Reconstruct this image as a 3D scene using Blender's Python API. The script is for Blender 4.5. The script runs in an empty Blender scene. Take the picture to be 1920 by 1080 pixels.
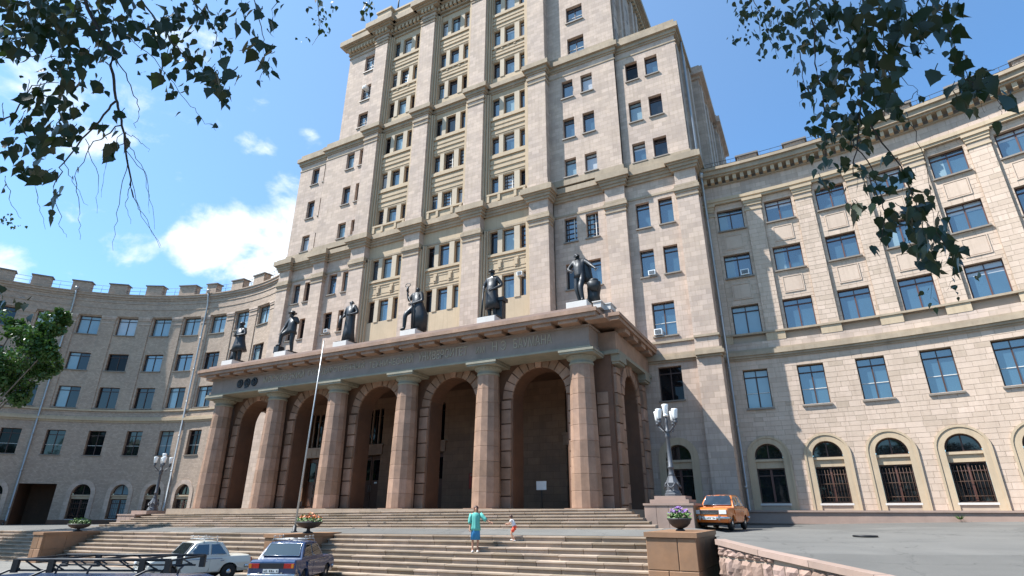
import bpy, bmesh, math, random
from mathutils import Vector, Matrix, noise
RND = random.Random(11)
K = 1.16                                   # layout units -> metres
SC = bpy.context.scene
COL = SC.collection
pi, sin, cos, rad = math.pi, math.sin, math.cos, math.radians

# ------------------------------------------------------------------ camera, sky, sun, exposure
CAM = Vector((21.015, -24.2, -0.13))
def make_camera():
    yaw, pit, rol = rad(27.547), rad(21.791), rad(0.186)
    fwd = Vector((-sin(yaw)*cos(pit), cos(yaw)*cos(pit), sin(pit)))
    rt = Vector((cos(yaw), sin(yaw), 0)); up = rt.cross(fwd)
    r2 = cos(rol)*rt + sin(rol)*up; u2 = -sin(rol)*rt + cos(rol)*up
    cam = bpy.data.cameras.new('camera'); o = bpy.data.objects.new('camera', cam); COL.objects.link(o)
    cam.sensor_fit = 'HORIZONTAL'; cam.sensor_width = 36; cam.lens = 1050.4/1920*36
    cam.clip_start = 0.05; cam.clip_end = 4000
    m = Matrix((r2, u2, -fwd)).transposed().to_4x4(); m.translation = CAM*K
    o.matrix_world = m
    SC.camera = o
    return rt, fwd, r2, u2
RT, FWD, CR, CU = make_camera()
CF = CR.cross(CU)*-1                        # true view axis
SUN = Vector((0.604, 0.38, -1.0)).normalized()    # direction the light travels
sun_el = math.asin(-SUN.z)
to_sun = -SUN

def world():
    w = bpy.data.worlds.new('World'); SC.world = w; w.use_nodes = True
    nt = w.node_tree; nt.nodes.clear(); N = nt.nodes.new; L = nt.links.new
    out = N('ShaderNodeOutputWorld'); bg = N('ShaderNodeBackground')
    sky = N('ShaderNodeTexSky'); sky.sky_type = 'NISHITA'; sky.sun_disc = False
    sky.sun_elevation = sun_el; sky.sun_rotation = math.atan2(to_sun.x, to_sun.y)
    sky.air_density = 1.0; sky.dust_density = 0.9; sky.ozone_density = 2.0
    tc = N('ShaderNodeTexCoord')
    def math_(op, a, b=None, clamp=False):
        n = N('ShaderNodeMath'); n.operation = op; n.use_clamp = clamp
        for i, v in enumerate((a, b)):
            if v is None: continue
            if isinstance(v, (int, float)): n.inputs[i].default_value = v
            else: L(v, n.inputs[i])
        return n.outputs[0]
    def mixc(f, a, b):
        n = N('ShaderNodeMix'); n.data_type = 'RGBA'
        for v, i in ((f, 0), (a, 6), (b, 7)):
            if isinstance(v, (int, float)): n.inputs[i].default_value = v
            elif isinstance(v, tuple): n.inputs[i].default_value = v
            else: L(v, n.inputs[i])
        return n.outputs[2]
    # domain-warped cloud noise on the direction, stretched flat
    mp = N('ShaderNodeMapping'); mp.inputs['Scale'].default_value = (1, 1, 1.5); L(tc.outputs['Generated'], mp.inputs[0])
    n1 = N('ShaderNodeTexNoise'); n1.inputs['Scale'].default_value = 6.5; n1.inputs['Detail'].default_value = 9
    n1.inputs['Roughness'].default_value = 0.58; n1.inputs['Distortion'].default_value = 0.25; L(mp.outputs[0], n1.inputs['Vector'])
    n2 = N('ShaderNodeTexNoise'); n2.inputs['Scale'].default_value = 1.3; n2.inputs['Detail'].default_value = 2; L(mp.outputs[0], n2.inputs['Vector'])
    base = math_('ADD', math_('MULTIPLY', n1.outputs[0], 0.75), math_('MULTIPLY', n2.outputs[0], 0.25))
    # named banks of cumulus: each a direction with an angular size
    amount = None
    for (px, py, sx, amt) in CLOUDS:
        d = ((CR*((px-960)/1050.4) - CU*((py-540)/1050.4)) + CF).normalized()
        vm = N('ShaderNodeVectorMath'); vm.operation = 'DOT_PRODUCT'; vm.inputs[1].default_value = d; L(tc.outputs['Generated'], vm.inputs[0])
        mr = N('ShaderNodeMapRange'); mr.interpolation_type = 'SMOOTHSTEP'
        mr.inputs[1].default_value = cos(sx); mr.inputs[2].default_value = 1.0; mr.inputs[3].default_value = 0; mr.inputs[4].default_value = amt
        L(vm.outputs['Value'], mr.inputs[0])
        amount = mr.outputs[0] if amount is None else math_('MAXIMUM', amount, mr.outputs[0])
    dens = math_('ADD', base, math_('SUBTRACT', amount, 0.16))
    cl = N('ShaderNodeMapRange'); cl.interpolation_type = 'SMOOTHSTEP'; L(dens, cl.inputs[0])
    cl.inputs[1].default_value = 0.49; cl.inputs[2].default_value = 0.61; cl.inputs[3].default_value = 0; cl.inputs[4].default_value = 1
    shade = N('ShaderNodeMapRange'); L(dens, shade.inputs[0]); shade.inputs[1].default_value = 0.55; shade.inputs[2].default_value = 0.9
    ccol = mixc(shade.outputs[0], (7.4, 8.3, 9.4, 1), (10.4, 10.3, 10.2, 1))
    tint = N('ShaderNodeMix'); tint.data_type = 'RGBA'; tint.blend_type = 'MULTIPLY'; tint.inputs[0].default_value = 1
    L(sky.outputs[0], tint.inputs[6]); tint.inputs[7].default_value = SKY_TINT
    # thin bright veil in the sun's quarter of the sky
    vm = N('ShaderNodeVectorMath'); vm.operation = 'DOT_PRODUCT'; vm.inputs[1].default_value = to_sun; L(tc.outputs['Generated'], vm.inputs[0])
    mr = N('ShaderNodeMapRange'); mr.interpolation_type = 'SMOOTHSTEP'; L(vm.outputs['Value'], mr.inputs[0])
    mr.inputs[1].default_value = -0.35; mr.inputs[2].default_value = 0.75; mr.inputs[4].default_value = 0.22
    veil = mixc(mr.outputs[0], tint.outputs[2], (5.4, 6.8, 8.2, 1))
    col = mixc(cl.outputs[0], veil, ccol)
    L(col, bg.inputs[0]); bg.inputs[1].default_value = SKY_STRENGTH
    L(bg.outputs[0], out.inputs[0])
# (photo direction, angular radius, density)
CLOUDS = [(470, 445, .15, .30), (400, 425, .09, .26), (540, 400, .12, .30), (500, 520, .14, .30), (505, 292, .055, .19), (470, 275, .04, .17), (578, 262, .035, .17), (300, 328, .06, .18), (330, 345, .04, .16), (390, 322, .02, .16),
          (150, 60, .26, .16), (60, 190, .2, .16), (250, 160, .18, .15), (450, 110, .10, .19), (480, 165, .06, .18), (15, 505, .06, .2), (130, 535, .05, .16), (-700, 300, .6, .14), (2600, 900, .5, .14)]
SKY_STRENGTH = 0.07
SKY_TINT = (0.88, 1.50, 1.88, 1)
world()
sl = bpy.data.lights.new('sun', 'SUN'); sl.energy = 5.0; sl.angle = rad(0.5); sl.color = (1.0, 0.985, 0.955)
so = bpy.data.objects.new('sun', sl); COL.objects.link(so); so.rotation_euler = SUN.to_track_quat('-Z', 'Y').to_euler(); so.location = (0, 0, 90)
vs = SC.view_settings; vs.view_transform = 'Standard'; vs.look = 'None'; vs.gamma = 1; vs.use_curve_mapping = False; vs.exposure = 1.05

# ------------------------------------------------------------------ materials
class NT:
    def __init__(s, name):
        s.m = bpy.data.materials.new(name); s.m.use_nodes = True; s.t = s.m.node_tree
        s.b = s.t.nodes['Principled BSDF']
    def n(s, typ, **kw):
        n = s.t.nodes.new('ShaderNode'+typ)
        for k, v in kw.items(): setattr(n, k, v)
        return n
    def l(s, a, b): s.t.links.new(a, b)
    def set(s, inp, v):
        if hasattr(v, 'is_linked'): s.l(v, inp)
        else: inp.default_value = v
    def math(s, op, a, b=0.0, clamp=False):
        n = s.n('Math', operation=op, use_clamp=clamp); s.set(n.inputs[0], a); s.set(n.inputs[1], b); return n.outputs[0]
    def mix(s, f, a, b, bt='MIX'):
        n = s.n('Mix', data_type='RGBA', blend_type=bt); s.set(n.inputs[0], f); s.set(n.inputs[6], a); s.set(n.inputs[7], b); return n.outputs[2]
    def noise(s, scale, det=4, rough=.55, vec=None, dist=0):
        n = s.n('TexNoise'); n.inputs['Scale'].default_value = scale; n.inputs['Detail'].default_value = det
        n.inputs['Roughness'].default_value = rough; n.inputs['Distortion'].default_value = dist
        if vec is not None: s.l(vec, n.inputs['Vector'])
        return n.outputs[0]
    def ramp(s, v, a, b, lo=0., hi=1.):
        n = s.n('MapRange'); s.l(v, n.inputs[0]); n.inputs[1].default_value = a; n.inputs[2].default_value = b
        n.inputs[3].default_value = lo; n.inputs[4].default_value = hi; return n.outputs[0]
    def pos(s): return s.n('NewGeometry').outputs['Position']
    def bump(s, h, st=.3, d=.02):
        n = s.n('Bump'); n.inputs['Strength'].default_value = st; n.inputs['Distance'].default_value = d
        s.l(h, n.inputs['Height']); s.l(n.outputs[0], s.b.inputs['Normal'])
    def base(s, c): s.set(s.b.inputs['Base Color'], c)
    def rough(s, r): s.set(s.b.inputs['Roughness'], r)
def c4(c): return (c[0], c[1], c[2], 1)
def plain(name, c, rough=.6, metal=0, var=.12, scale=6, spec=.5, coat=0, bump=0):
    t = NT(name); p = t.pos(); f = t.noise(scale, 5, .6, p)
    t.base(t.mix(f, c4([x*(1-var) for x in c]), c4([min(1, x*(1+var)) for x in c])))
    t.rough(t.ramp(t.noise(scale*2.3, 3, .5, p), .3, .7, max(.02, rough-.08), min(1, rough+.08))); t.b.inputs['Metallic'].default_value = metal
    t.b.inputs['Specular IOR Level'].default_value = spec; t.b.inputs['Coat Weight'].default_value = coat; t.b.inputs['Coat Roughness'].default_value = .06
    if bump: t.bump(t.noise(scale*4, 4, .6, p), bump, .01)
    return t.m
def stone(name, c, c2, block=None, joint=.55, bump=.25, rough=.85, stain=.35, mottle=.9, streak=.0, bvar=(.84, 1.1)):
    """block=(w,h): courses drawn where the pieces are too small to build; tone attribute tints built pieces one by one"""
    t = NT(name); p = t.pos()
    big = t.ramp(t.noise(.35*mottle, 6, .62, p, .3), .32, .68); fine = t.noise(7, 6, .68, p); mid = t.ramp(t.noise(1.6, 5, .65, p), .35, .7)
    col = t.mix(big, c4(c), c4(c2))
    col = t.mix(t.ramp(fine, .3, .75, 0, .32), col, c4([x*.72 for x in c]))
    col = t.mix(t.math('MULTIPLY', mid, stain*.5), col, c4([c2[0]*.66, c2[1]*.62, c2[2]*.56]))
    h = t.math('MULTIPLY', fine, .3)
    if block:
        sp = t.n('SeparateXYZ'); t.l(p, sp.inputs[0]); cb = t.n('CombineXYZ')
        t.l(t.math('ADD', sp.outputs[0], sp.outputs[1]), cb.inputs[0]); t.l(sp.outputs[2], cb.inputs[1])
        br = t.n('TexBrick'); t.l(cb.outputs[0], br.inputs['Vector']); br.inputs['Scale'].default_value = 1
        br.inputs['Brick Width'].default_value = block[0]; br.inputs['Row Height'].default_value = block[1]
        br.inputs['Mortar Size'].default_value = .012; br.inputs['Mortar Smooth'].default_value = .3
        br.inputs['Color1'].default_value = (bvar[0], bvar[0]*.985, bvar[0]*.98, 1); br.inputs['Color2'].default_value = (bvar[1], bvar[1]*.985, bvar[1]*.98, 1); br.inputs['Mortar'].default_value = (joint, joint*.95, joint*.88, 1)
        br.inputs['Bias'].default_value = 0
        col = t.mix(.8, col, br.outputs['Color'], 'MULTIPLY')
        h = t.math('SUBTRACT', h, t.math('MULTIPLY', br.outputs['Fac'], .5))
    at = t.n('Attribute', attribute_name='tone')
    sc = t.math('ADD', at.outputs['Fac'], 1.0); cc = t.n('CombineXYZ')
    t.l(sc, cc.inputs[0]); t.l(t.math('MULTIPLY', sc, 1.0), cc.inputs[1]); t.l(t.math('POWER', sc, 1.15), cc.inputs[2])
    col = t.mix(1., col, cc.outputs[0], 'MULTIPLY')
    if streak:
        sp = t.n('SeparateXYZ'); t.l(p, sp.inputs[0]); cb = t.n('CombineXYZ')
        t.l(t.math('MULTIPLY', sp.outputs[0], 2.2), cb.inputs[0]); t.l(t.math('MULTIPLY', sp.outputs[1], 2.2), cb.inputs[1]); t.l(t.math('MULTIPLY', sp.outputs[2], .12), cb.inputs[2])
        st = t.ramp(t.noise(2.4, 5, .6, cb.outputs[0]), .50, .78, 0, streak); col = t.mix(st, col, c4([c[0]*.5, c[1]*.48, c[2]*.46]))
    t.base(col); t.rough(rough); t.bump(h, bump, .03); t.b.inputs['Specular IOR Level'].default_value = .25
    return t.m
M = {}
M['stone'] = stone('limestone_blocks', (.565, .44, .345), (.44, .35, .295), (.62, .34), .74, .35, streak=.45, stain=.4, mottle=1.3, bvar=(.82, 1.13))
M['trim'] = stone('limestone_trim', (.52, .40, .27), (.43, .335, .23), None, streak=.45)
M['mull'] = stone('pale_mullion_stone', (.50, .415, .31), (.45, .37, .28), None)
M['sooty'] = stone('weathered_cornice_stone', (.44, .345, .245), (.30, .24, .175), None, streak=.55, stain=.7, mottle=2)
M['ashlar'] = stone('limestone_ashlar', (.585, .452, .352), (.505, .39, .305), None, bump=.35, streak=.35, stain=.4, mottle=1.2)
M['joint'] = stone('mortar_joint', (.43, .34, .26), (.38, .30, .23), None)
M['brickw'] = stone('pale_brick', (.47, .365, .28), (.40, .31, .245), (.33, .13), .66, .4, streak=.3, bvar=(.80, 1.14))
M['granite'] = stone('red_granite', (.40, .25, .17), (.25, .163, .118), None, bump=.35, rough=.55, stain=.9, mottle=3.4, streak=.55)
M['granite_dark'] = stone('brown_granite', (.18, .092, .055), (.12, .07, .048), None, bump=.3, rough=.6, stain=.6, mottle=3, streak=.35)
M['granite_back'] = stone('porch_wall_granite', (.30, .175, .105), (.22, .135, .09), (.9, .45), .6, .3, rough=.6, stain=.6, mottle=2, streak=.3)
M['capital'] = stone('weathered_capital', (.31, .275, .21), (.225, .225, .18), None, bump=.4, stain=.6, mottle=4)
M['frieze'] = stone('frieze_granite', (.33, .245, .20), (.255, .20, .165), None, bump=.3, rough=.65, stain=.7, mottle=2.5, streak=.3)
M['letter'] = plain('lettering_stone', (.36, .30, .22), .7)
M['white'] = stone('painted_plinth', (.62, .59, .55), (.54, .52, .49), None, bump=.15)
M['step'] = stone('step_granite', (.37, .29, .215), (.29, .23, .18), None, bump=.35, stain=.8, mottle=4)
M['rock'] = stone('rough_granite', (.33, .22, .17), (.24, .175, .15), None, bump=.9, stain=.8, mottle=5)
M['tan'] = stone('tan_granite', (.30, .165, .09), (.22, .135, .085), None, bump=.3, rough=.55, stain=.7, mottle=3)
M['pink'] = stone('pink_granite', (.36, .255, .205), (.29, .215, .18), None, bump=.3, stain=.5, mottle=3)
M['asphalt'] = stone('asphalt', (.135, .131, .122), (.098, .096, .092), None, bump=.5, rough=.9, stain=.45, mottle=2.2)
M['lot'] = stone('worn_asphalt', (.175, .168, .155), (.14, .135, .127), None, bump=.4, rough=.9, stain=.3, mottle=1.2)
M['frame'] = plain('dark_window_paint', (.055, .026, .018), .5)
M['framel'] = plain('reddish_window_paint', (.085, .032, .022), .5)
M['framew'] = plain('white_window_paint', (.62, .60, .55), .5)
M['sill'] = plain('metal_sill', (.20, .165, .13), .5, var=.2)
M['bronze'] = plain('dark_bronze', (.030, .032, .035), .46, .45, .5, 2.2, bump=.9)
M['iron'] = plain('black_iron', (.018, .019, .021), .5, .2)
M['zinc'] = plain('zinc_pipe', (.40, .41, .41), .45, .5, .15)
M['castiron'] = plain('grey_cast_iron', (.085, .09, .10), .5, .3, .3, 9)
M['opal'] = plain('opal_glass', (.80, .81, .79), .25, 0, .03)
M['tailpanel'] = plain('dark_tail_panel', (.02, .018, .02), .5)
M['rust'] = plain('rusty_iron', (.10, .055, .035), .8)
M['roof'] = plain('roof_metal', (.16, .14, .125), .6, .2)
M['door'] = plain('oak_door', (.10, .04, .02), .45, 0, .3, 5)
M['paper'] = plain('white_paper', (.75, .77, .75), .8)
M['soil'] = plain('garden_soil', (.03, .02, .014), .95)
M['bowl'] = plain('dark_bowl', (.03, .026, .026), .6, 0, .25)
def glass(name, c, rough=.03, ior=1.95, wav=.012):
    t = NT(name); p = t.pos(); t.base(t.mix(t.noise(.8, 2, .5, p), c4([x*.75 for x in c]), c4([x*1.2 for x in c]))); t.rough(rough)
    t.b.inputs['IOR'].default_value = ior; t.b.inputs['Specular IOR Level'].default_value = .5
    t.bump(t.noise(1.1, 2, .5, p), .12, wav); return t.m
M['g0'] = glass('dark_pane', (.012, .014, .017), ior=1.7)
M['g1'] = glass('blue_pane', (.036, .075, .105), ior=2.45)
M['g2'] = glass('curtained_pane', (.20, .28, .31))
M['g3'] = glass('white_curtain_pane', (.42, .43, .44))
M['g4'] = glass('deep_pane', (.006, .007, .009), ior=1.35)
M['carglass'] = glass('car_glass', (.012, .015, .018), .02, 2.2, .004)

# ------------------------------------------------------------------ mesh helpers
LOCS = {}
class MB:
    def __init__(s, fn=None): s.v, s.f, s.mi, s.t, s.fn, s.sm, s.pc = [], [], [], [], fn, [], []
    def add(s, vs, fs, mi=0, tone=0., sm=False):
        o = len(s.v); s.pc.append((o, len(s.f))); s.v += [tuple(v) for v in vs]
        for f in fs: s.f.append([o+i for i in f]); s.mi.append(mi); s.t.append(tone); s.sm.append(sm)
    def box(s, x0, x1, y0, y1, z0, z1, mi=0, tone=0.):
        s.add([(x0,y0,z0),(x1,y0,z0),(x1,y1,z0),(x0,y1,z0),(x0,y0,z1),(x1,y0,z1),(x1,y1,z1),(x0,y1,z1)],
              [(0,3,2,1),(4,5,6,7),(0,1,5,4),(1,2,6,5),(2,3,7,6),(3,0,4,7)], mi, tone)
    def bbox(s, x0, x1, y0, y1, z0, z1, b=.02, mi=0, tone=0.):
        """box with the four edges of its -y face bevelled"""
        s.add([(x0,y1,z0),(x1,y1,z0),(x1,y1,z1),(x0,y1,z1),(x0,y0+b,z0),(x1,y0+b,z0),(x1,y0+b,z1),(x0,y0+b,z1),
               (x0+b,y0,z0+b),(x1-b,y0,z0+b),(x1-b,y0,z1-b),(x0+b,y0,z1-b)],
              [(0,1,5,4),(1,2,6,5),(2,3,7,6),(3,0,4,7),(4,5,9,8),(5,6,10,9),(6,7,11,10),(7,4,8,11),(8,9,10,11),(3,2,1,0)], mi, tone)
    def quad(s, a, b, c, d, mi=0, tone=0.): s.add([a, b, c, d], [(0,1,2,3)], mi, tone)
    def prism(s, poly, y0, y1, mi=0, tone=0., sm=False):
        """polygon of (x,z) extruded along y"""
        n = len(poly)
        s.add([(x, y0, z) for x, z in poly]+[(x, y1, z) for x, z in poly],
              [tuple(range(n))[::-1], tuple(range(n, 2*n))]+[(i, (i+1) % n, n+(i+1) % n, n+i) for i in range(n)], mi, tone, sm)
    def lathe(s, prof, n=16, c=(0,0,0), mi=0, tone=0., sm=True, a0=0.):
        vs = []; fs = []
        for r, z in prof:
            for k in range(n): a = a0+2*pi*k/n; vs.append((c[0]+r*cos(a), c[1]+r*sin(a), c[2]+z))
        for i in range(len(prof)-1):
            for k in range(n): fs.append((i*n+k, i*n+(k+1) % n, (i+1)*n+(k+1) % n, (i+1)*n+k))
        fs.append(tuple(range(n))[::-1]); fs.append(tuple((len(prof)-1)*n+k for k in range(n)))
        s.add(vs, fs, mi, tone, sm)
    def tube(s, pts, r, n=6, mi=0, tone=0.):
        pts = [Vector(p) for p in pts]; vs = []; fs = []; m = len(pts)
        for i, p in enumerate(pts):
            d = (pts[min(i+1, m-1)]-pts[max(i-1, 0)]); d = d.normalized() if d.length > 1e-9 else Vector((0, 0, 1))
            a = d.orthogonal().normalized() if abs(d.z) > .95 else d.cross(Vector((0, 0, 1))).normalized(); b = d.cross(a)
            rr = r[i] if isinstance(r, (list, tuple)) else r
            for k in range(n): t = 2*pi*k/n; vs.append(p+a*cos(t)*rr+b*sin(t)*rr)
        for i in range(m-1):
            for k in range(n): fs.append((i*n+k, i*n+(k+1) % n, (i+1)*n+(k+1) % n, (i+1)*n+k))
        fs.append(tuple(range(n))[::-1]); fs.append(tuple((m-1)*n+k for k in range(n)))
        s.add(vs, fs, mi, tone, True)
    def ball(s, c, r, n=10, m=7, mi=0, tone=0.):
        rx, ry, rz = r if isinstance(r, (list, tuple)) else (r, r, r); vs = []; fs = []
        for i in range(m+1):
            a = pi*i/m
            for k in range(n): t = 2*pi*k/n; vs.append((c[0]+rx*sin(a)*cos(t), c[1]+ry*sin(a)*sin(t), c[2]-rz*cos(a)))
        for i in range(m):
            for k in range(n): fs.append((i*n+k, i*n+(k+1) % n, (i+1)*n+(k+1) % n, (i+1)*n+k))
        s.add(vs, fs, mi, tone, True)
    def xf(s, M4, start=0):
        for i in range(start, len(s.v)): s.v[i] = tuple(M4 @ Vector(s.v[i]))
    def mesh(s, name, mats, loc=(0,0,0), ks=K):
        me = bpy.data.meshes.new(name)
        vs = [s.fn(*v) for v in s.v] if s.fn else s.v
        me.from_pydata([((v[0]-loc[0])*ks, (v[1]-loc[1])*ks, (v[2]-loc[2])*ks) for v in vs], [], s.f)
        for m in (mats if isinstance(mats, (list, tuple)) else [mats]): me.materials.append(M[m] if isinstance(m, str) else m)
        me.polygons.foreach_set('material_index', s.mi); me.polygons.foreach_set('use_smooth', s.sm)
        if any(s.t):
            a = me.attributes.new('tone', 'FLOAT', 'FACE'); a.data.foreach_set('value', s.t)
        me.update(); return me
    def split(s):
        """separate pieces that do not touch"""
        n = len(s.pc); B = []
        for i, (v0, f0) in enumerate(s.pc):
            v1 = s.pc[i+1][0] if i+1 < n else len(s.v); P = s.v[v0:v1]
            B.append([min(p[k] for p in P)-.012 for k in range(3)]+[max(p[k] for p in P)+.012 for k in range(3)])
        par = list(range(n))
        def find(i):
            while par[i] != i: par[i] = par[par[i]]; i = par[i]
            return i
        for i in range(n):
            a = B[i]
            for j in range(i+1, n):
                b = B[j]
                if a[0] < b[3] and b[0] < a[3] and a[1] < b[4] and b[1] < a[4] and a[2] < b[5] and b[2] < a[5]: par[find(i)] = find(j)
        G = {}
        for i in range(n): G.setdefault(find(i), []).append(i)
        if len(G) == 1: return [s]
        out = []
        for g in G.values():
            m = MB(s.fn)
            for i in g:
                v0, f0 = s.pc[i]; v1, f1 = s.pc[i+1] if i+1 < n else (len(s.v), len(s.f)); o = len(m.v); m.pc.append((o, len(m.f)))
                m.v += s.v[v0:v1]
                for f in range(f0, f1): m.f.append([k-v0+o for k in s.f[f]]); m.mi.append(s.mi[f]); m.t.append(s.t[f]); m.sm.append(s.sm[f])
            out.append(m)
        return out
    def obj(s, name, mats, parent=None, loc=None, ks=K):
        if loc is None: loc = LOCS[parent.name] if parent is not None and ks == K else (0, 0, 0)
        return link(name, s.mesh(name, mats, loc, ks), parent, loc)
def link(name, me, parent=None, loc=(0,0,0), rz=0.):
    o = bpy.data.objects.new(name, me); COL.objects.link(o); LOCS[o.name] = tuple(loc)
    if parent is not None:
        o.parent = parent; pl = LOCS[parent.name]
        o.location = [(loc[i]-pl[i])*K for i in range(3)]
    else: o.location = [x*K for x in loc]
    o.rotation_euler = (0, 0, rz)
    return o
def child(name, me, parent, loc=(0,0,0), rot=(0,0,0)):
    """a child placed in its parent's own space (metres)"""
    o = bpy.data.objects.new(name, me); COL.objects.link(o); o.parent = parent; o.location = loc; o.rotation_euler = rot
    LOCS[o.name] = LOCS[parent.name]; return o
def thing(name, label, cat, loc=(0,0,0), rz=0., group=None):
    o = link(name, None, None, loc, rz); tag(o, label, cat, group); return o
def tag(o, label, cat, group=None):
    o['label'] = label; o['category'] = cat
    if group: o['group'] = group
    return o
def kind(o, k): o['kind'] = k; return o
def lerp(a, b, t): return a+(b-a)*t

# ------------------------------------------------------------------ windows
WCACHE = {}
def win_meshes(w, h, style):
    """local space: x across, y inward, z up from the bottom of the opening; frame front at y=0"""
    key = (round(w, 2), round(h, 2), style)
    if key in WCACHE: return WCACHE[key]
    f = MB(); ft = .045; e = .03
    f.box(-w/2-e, -w/2+ft, 0, .1, -e, h+e); f.box(w/2-ft, w/2+e, 0, .1, -e, h+e)
    f.box(-w/2+ft, w/2-ft, .002, .098, -e, ft); f.box(-w/2+ft, w/2-ft, .002, .098, h-ft, h+e)
    zt = h*.81
    if style in 'ndq':
        f.box(-w/2+ft, w/2-ft, .006, .095, zt-.03, zt+.03)
    if style in 'dq':
        f.box(-.032, .032, .004, .094, ft, zt-.03); f.box(-.022, .022, .008, .09, zt+.03, h-ft)
    if style == 'q':
        for s in (-1, 1): f.box(min(s*.032, s*(w/2-ft)), max(s*.032, s*(w/2-ft)), .012, .08, h*.39, h*.39+.03, 1)
    if style == 'g':                              # small-paned grid
        for k in range(1, 5): f.box(-w/2+ft, w/2-ft, -.004, .09, h*k/5-.025, h*k/5+.025)
        f.box(w*.18, w*.24, -.006, .092, ft, h-ft, 1); f.box(-w*.30, -w*.25, -.006, .092, ft, h-ft)
    p = MB(); p.box(-w/2+ft*.5, w/2-ft*.5, .05, .075, ft*.5, h-ft*.5)
    s_ = MB(); s_.box(-w/2-.07, w/2+.07, -.34, .02, -.09, -.012)
    WCACHE[key] = (f.mesh('window', ['frame', 'framew']), {}, p, s_.mesh('sill', 'sill'))
    return WCACHE[key]
def window(parent, P, rz, w, h, style='n', pane='g1', sill=True):
    fm, pd, pb, sm = win_meshes(w, h, style)
    if pane not in pd:
        if pane in 'gcgbgd':                       # half-drawn curtain or lowered blind behind the glass
            e = MB(); a, b, c, d = -w/2+.03, w/2-.03, .03, h-.03; q = {'gc': .36, 'gb': .30, 'gd': .5}[pane]
            if pane == 'gb': e.box(a, b, .05, .075, c, lerp(d, c, q)-.002); e.box(a, b, .05, .075, lerp(d, c, q), d, 1)
            else: e.box(a, lerp(a, b, q)-.002, .05, .075, c, d, 1); e.box(lerp(a, b, q), b, .05, .075, c, d)
            pd[pane] = e.mesh('pane', ['g1' if pane != 'gd' else 'g0', 'g2' if pane != 'gb' else 'g3'])
        else: pd[pane] = pb.mesh('pane', pane)
    o = link('window', fm, parent, P, rz)
    child('pane', pd[pane], o)
    if sill: child('sill', sm, o)
    return o
def pick(*ws):
    p = RND.choices(['g0', 'g1', 'g2', 'g3', 'g4'], ws)[0]
    return RND.choice(['g1', 'g1', 'gc', 'gb']) if p == 'g1' and RND.random() < .5 else 'gd' if p == 'g0' and RND.random() < .35 else p
def wall_with_holes(mb, u0, u1, z0, z1, holes, d=0., rev=.22, mi=0, us=(), mir=None):
    """wall face at depth d (towards the viewer), rectangular holes with reveals going in by rev"""
    U = sorted({u0, u1, *us, *[x for h in holes for x in (h[0], h[1])]}); Z = sorted({z0, z1, *[x for h in holes for x in (h[2], h[3])]})
    U = [u for u in U if u0-1e-6 <= u <= u1+1e-6]; Z = [z for z in Z if z0-1e-6 <= z <= z1+1e-6]
    for a, b in zip(U, U[1:]):
        for c, e in zip(Z, Z[1:]):
            m, q = (a+b)/2, (c+e)/2
            if any(h[0] < m < h[1] and h[2] < q < h[3] for h in holes): continue
            mb.quad((a, d, c), (b, d, c), (b, d, e), (a, d, e), mi)
    mir = mi if mir is None else mir
    for a, b, c, e in holes:
        r = d-rev
        mb.quad((a, r, c), (a, d, c), (a, d, e), (a, r, e), mir); mb.quad((b, d, c), (b, r, c), (b, r, e), (b, d, e), mir)
        mb.quad((a, r, c), (b, r, c), (b, d, c), (a, d, c), mir); mb.quad((a, d, e), (b, d, e), (b, r, e), (a, r, e), mir)

def asphalt(name, c, c2):
    t = NT(name); p = t.pos(); nz = t.noise(1.3, 4, .6, p)
    col = t.mix(t.ramp(t.noise(.5, 5, .6, p, .4), .32, .68), c4(c), c4(c2)); col = t.mix(t.ramp(t.noise(60, 2, .6, p), .35, .7, 0, .35), col, c4([x*1.6 for x in c]))
    v = t.n('TexVoronoi', feature='F1'); v.inputs['Scale'].default_value = .16; t.l(p, v.inputs['Vector'])
    bw = t.n('RGBToBW'); t.l(v.outputs['Color'], bw.inputs[0]); col = t.mix(t.ramp(bw.outputs[0], .55, .6, 0, .28), col, c4([x*.62 for x in c2]))
    w = t.n('VectorMath', operation='ADD'); t.l(p, w.inputs[0]); cb = t.n('CombineXYZ'); t.l(t.math('MULTIPLY', nz, 1.6), cb.inputs[0]); t.l(t.math('MULTIPLY', t.noise(.9, 3, .6, p), 1.6), cb.inputs[1]); t.l(cb.outputs[0], w.inputs[1])
    e = t.n('TexVoronoi', feature='DISTANCE_TO_EDGE'); e.inputs['Scale'].default_value = .33; t.l(w.outputs[0], e.inputs['Vector'])
    col = t.mix(t.ramp(e.outputs['Distance'], .002, .010, .42, 0), col, c4([x*.25 for x in c2]))
    sp = t.n('SeparateXYZ'); t.l(p, sp.inputs[0]); cc = t.n('CombineXYZ'); t.l(t.math('MULTIPLY', t.math('ADD', sp.outputs[0], t.math('MULTIPLY', sp.outputs[1], .6)), .12), cc.inputs[0]); t.l(t.math('SUBTRACT', sp.outputs[1], t.math('MULTIPLY', sp.outputs[0], .6)), cc.inputs[1])
    col = t.mix(t.ramp(t.noise(.55, 4, .55, cc.outputs[0], .6), .55, .75, 0, .4), col, c4([x*.6 for x in c2]))
    t.base(col); t.rough(.88); t.bump(t.noise(45, 3, .7, p), .5, .01); t.b.inputs['Specular IOR Level'].default_value = .3
    M[name] = t.m
asphalt('asphalt', (.138, .133, .122), (.105, .102, .095)); asphalt('lot', (.175, .168, .152), (.14, .134, .122))
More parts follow.
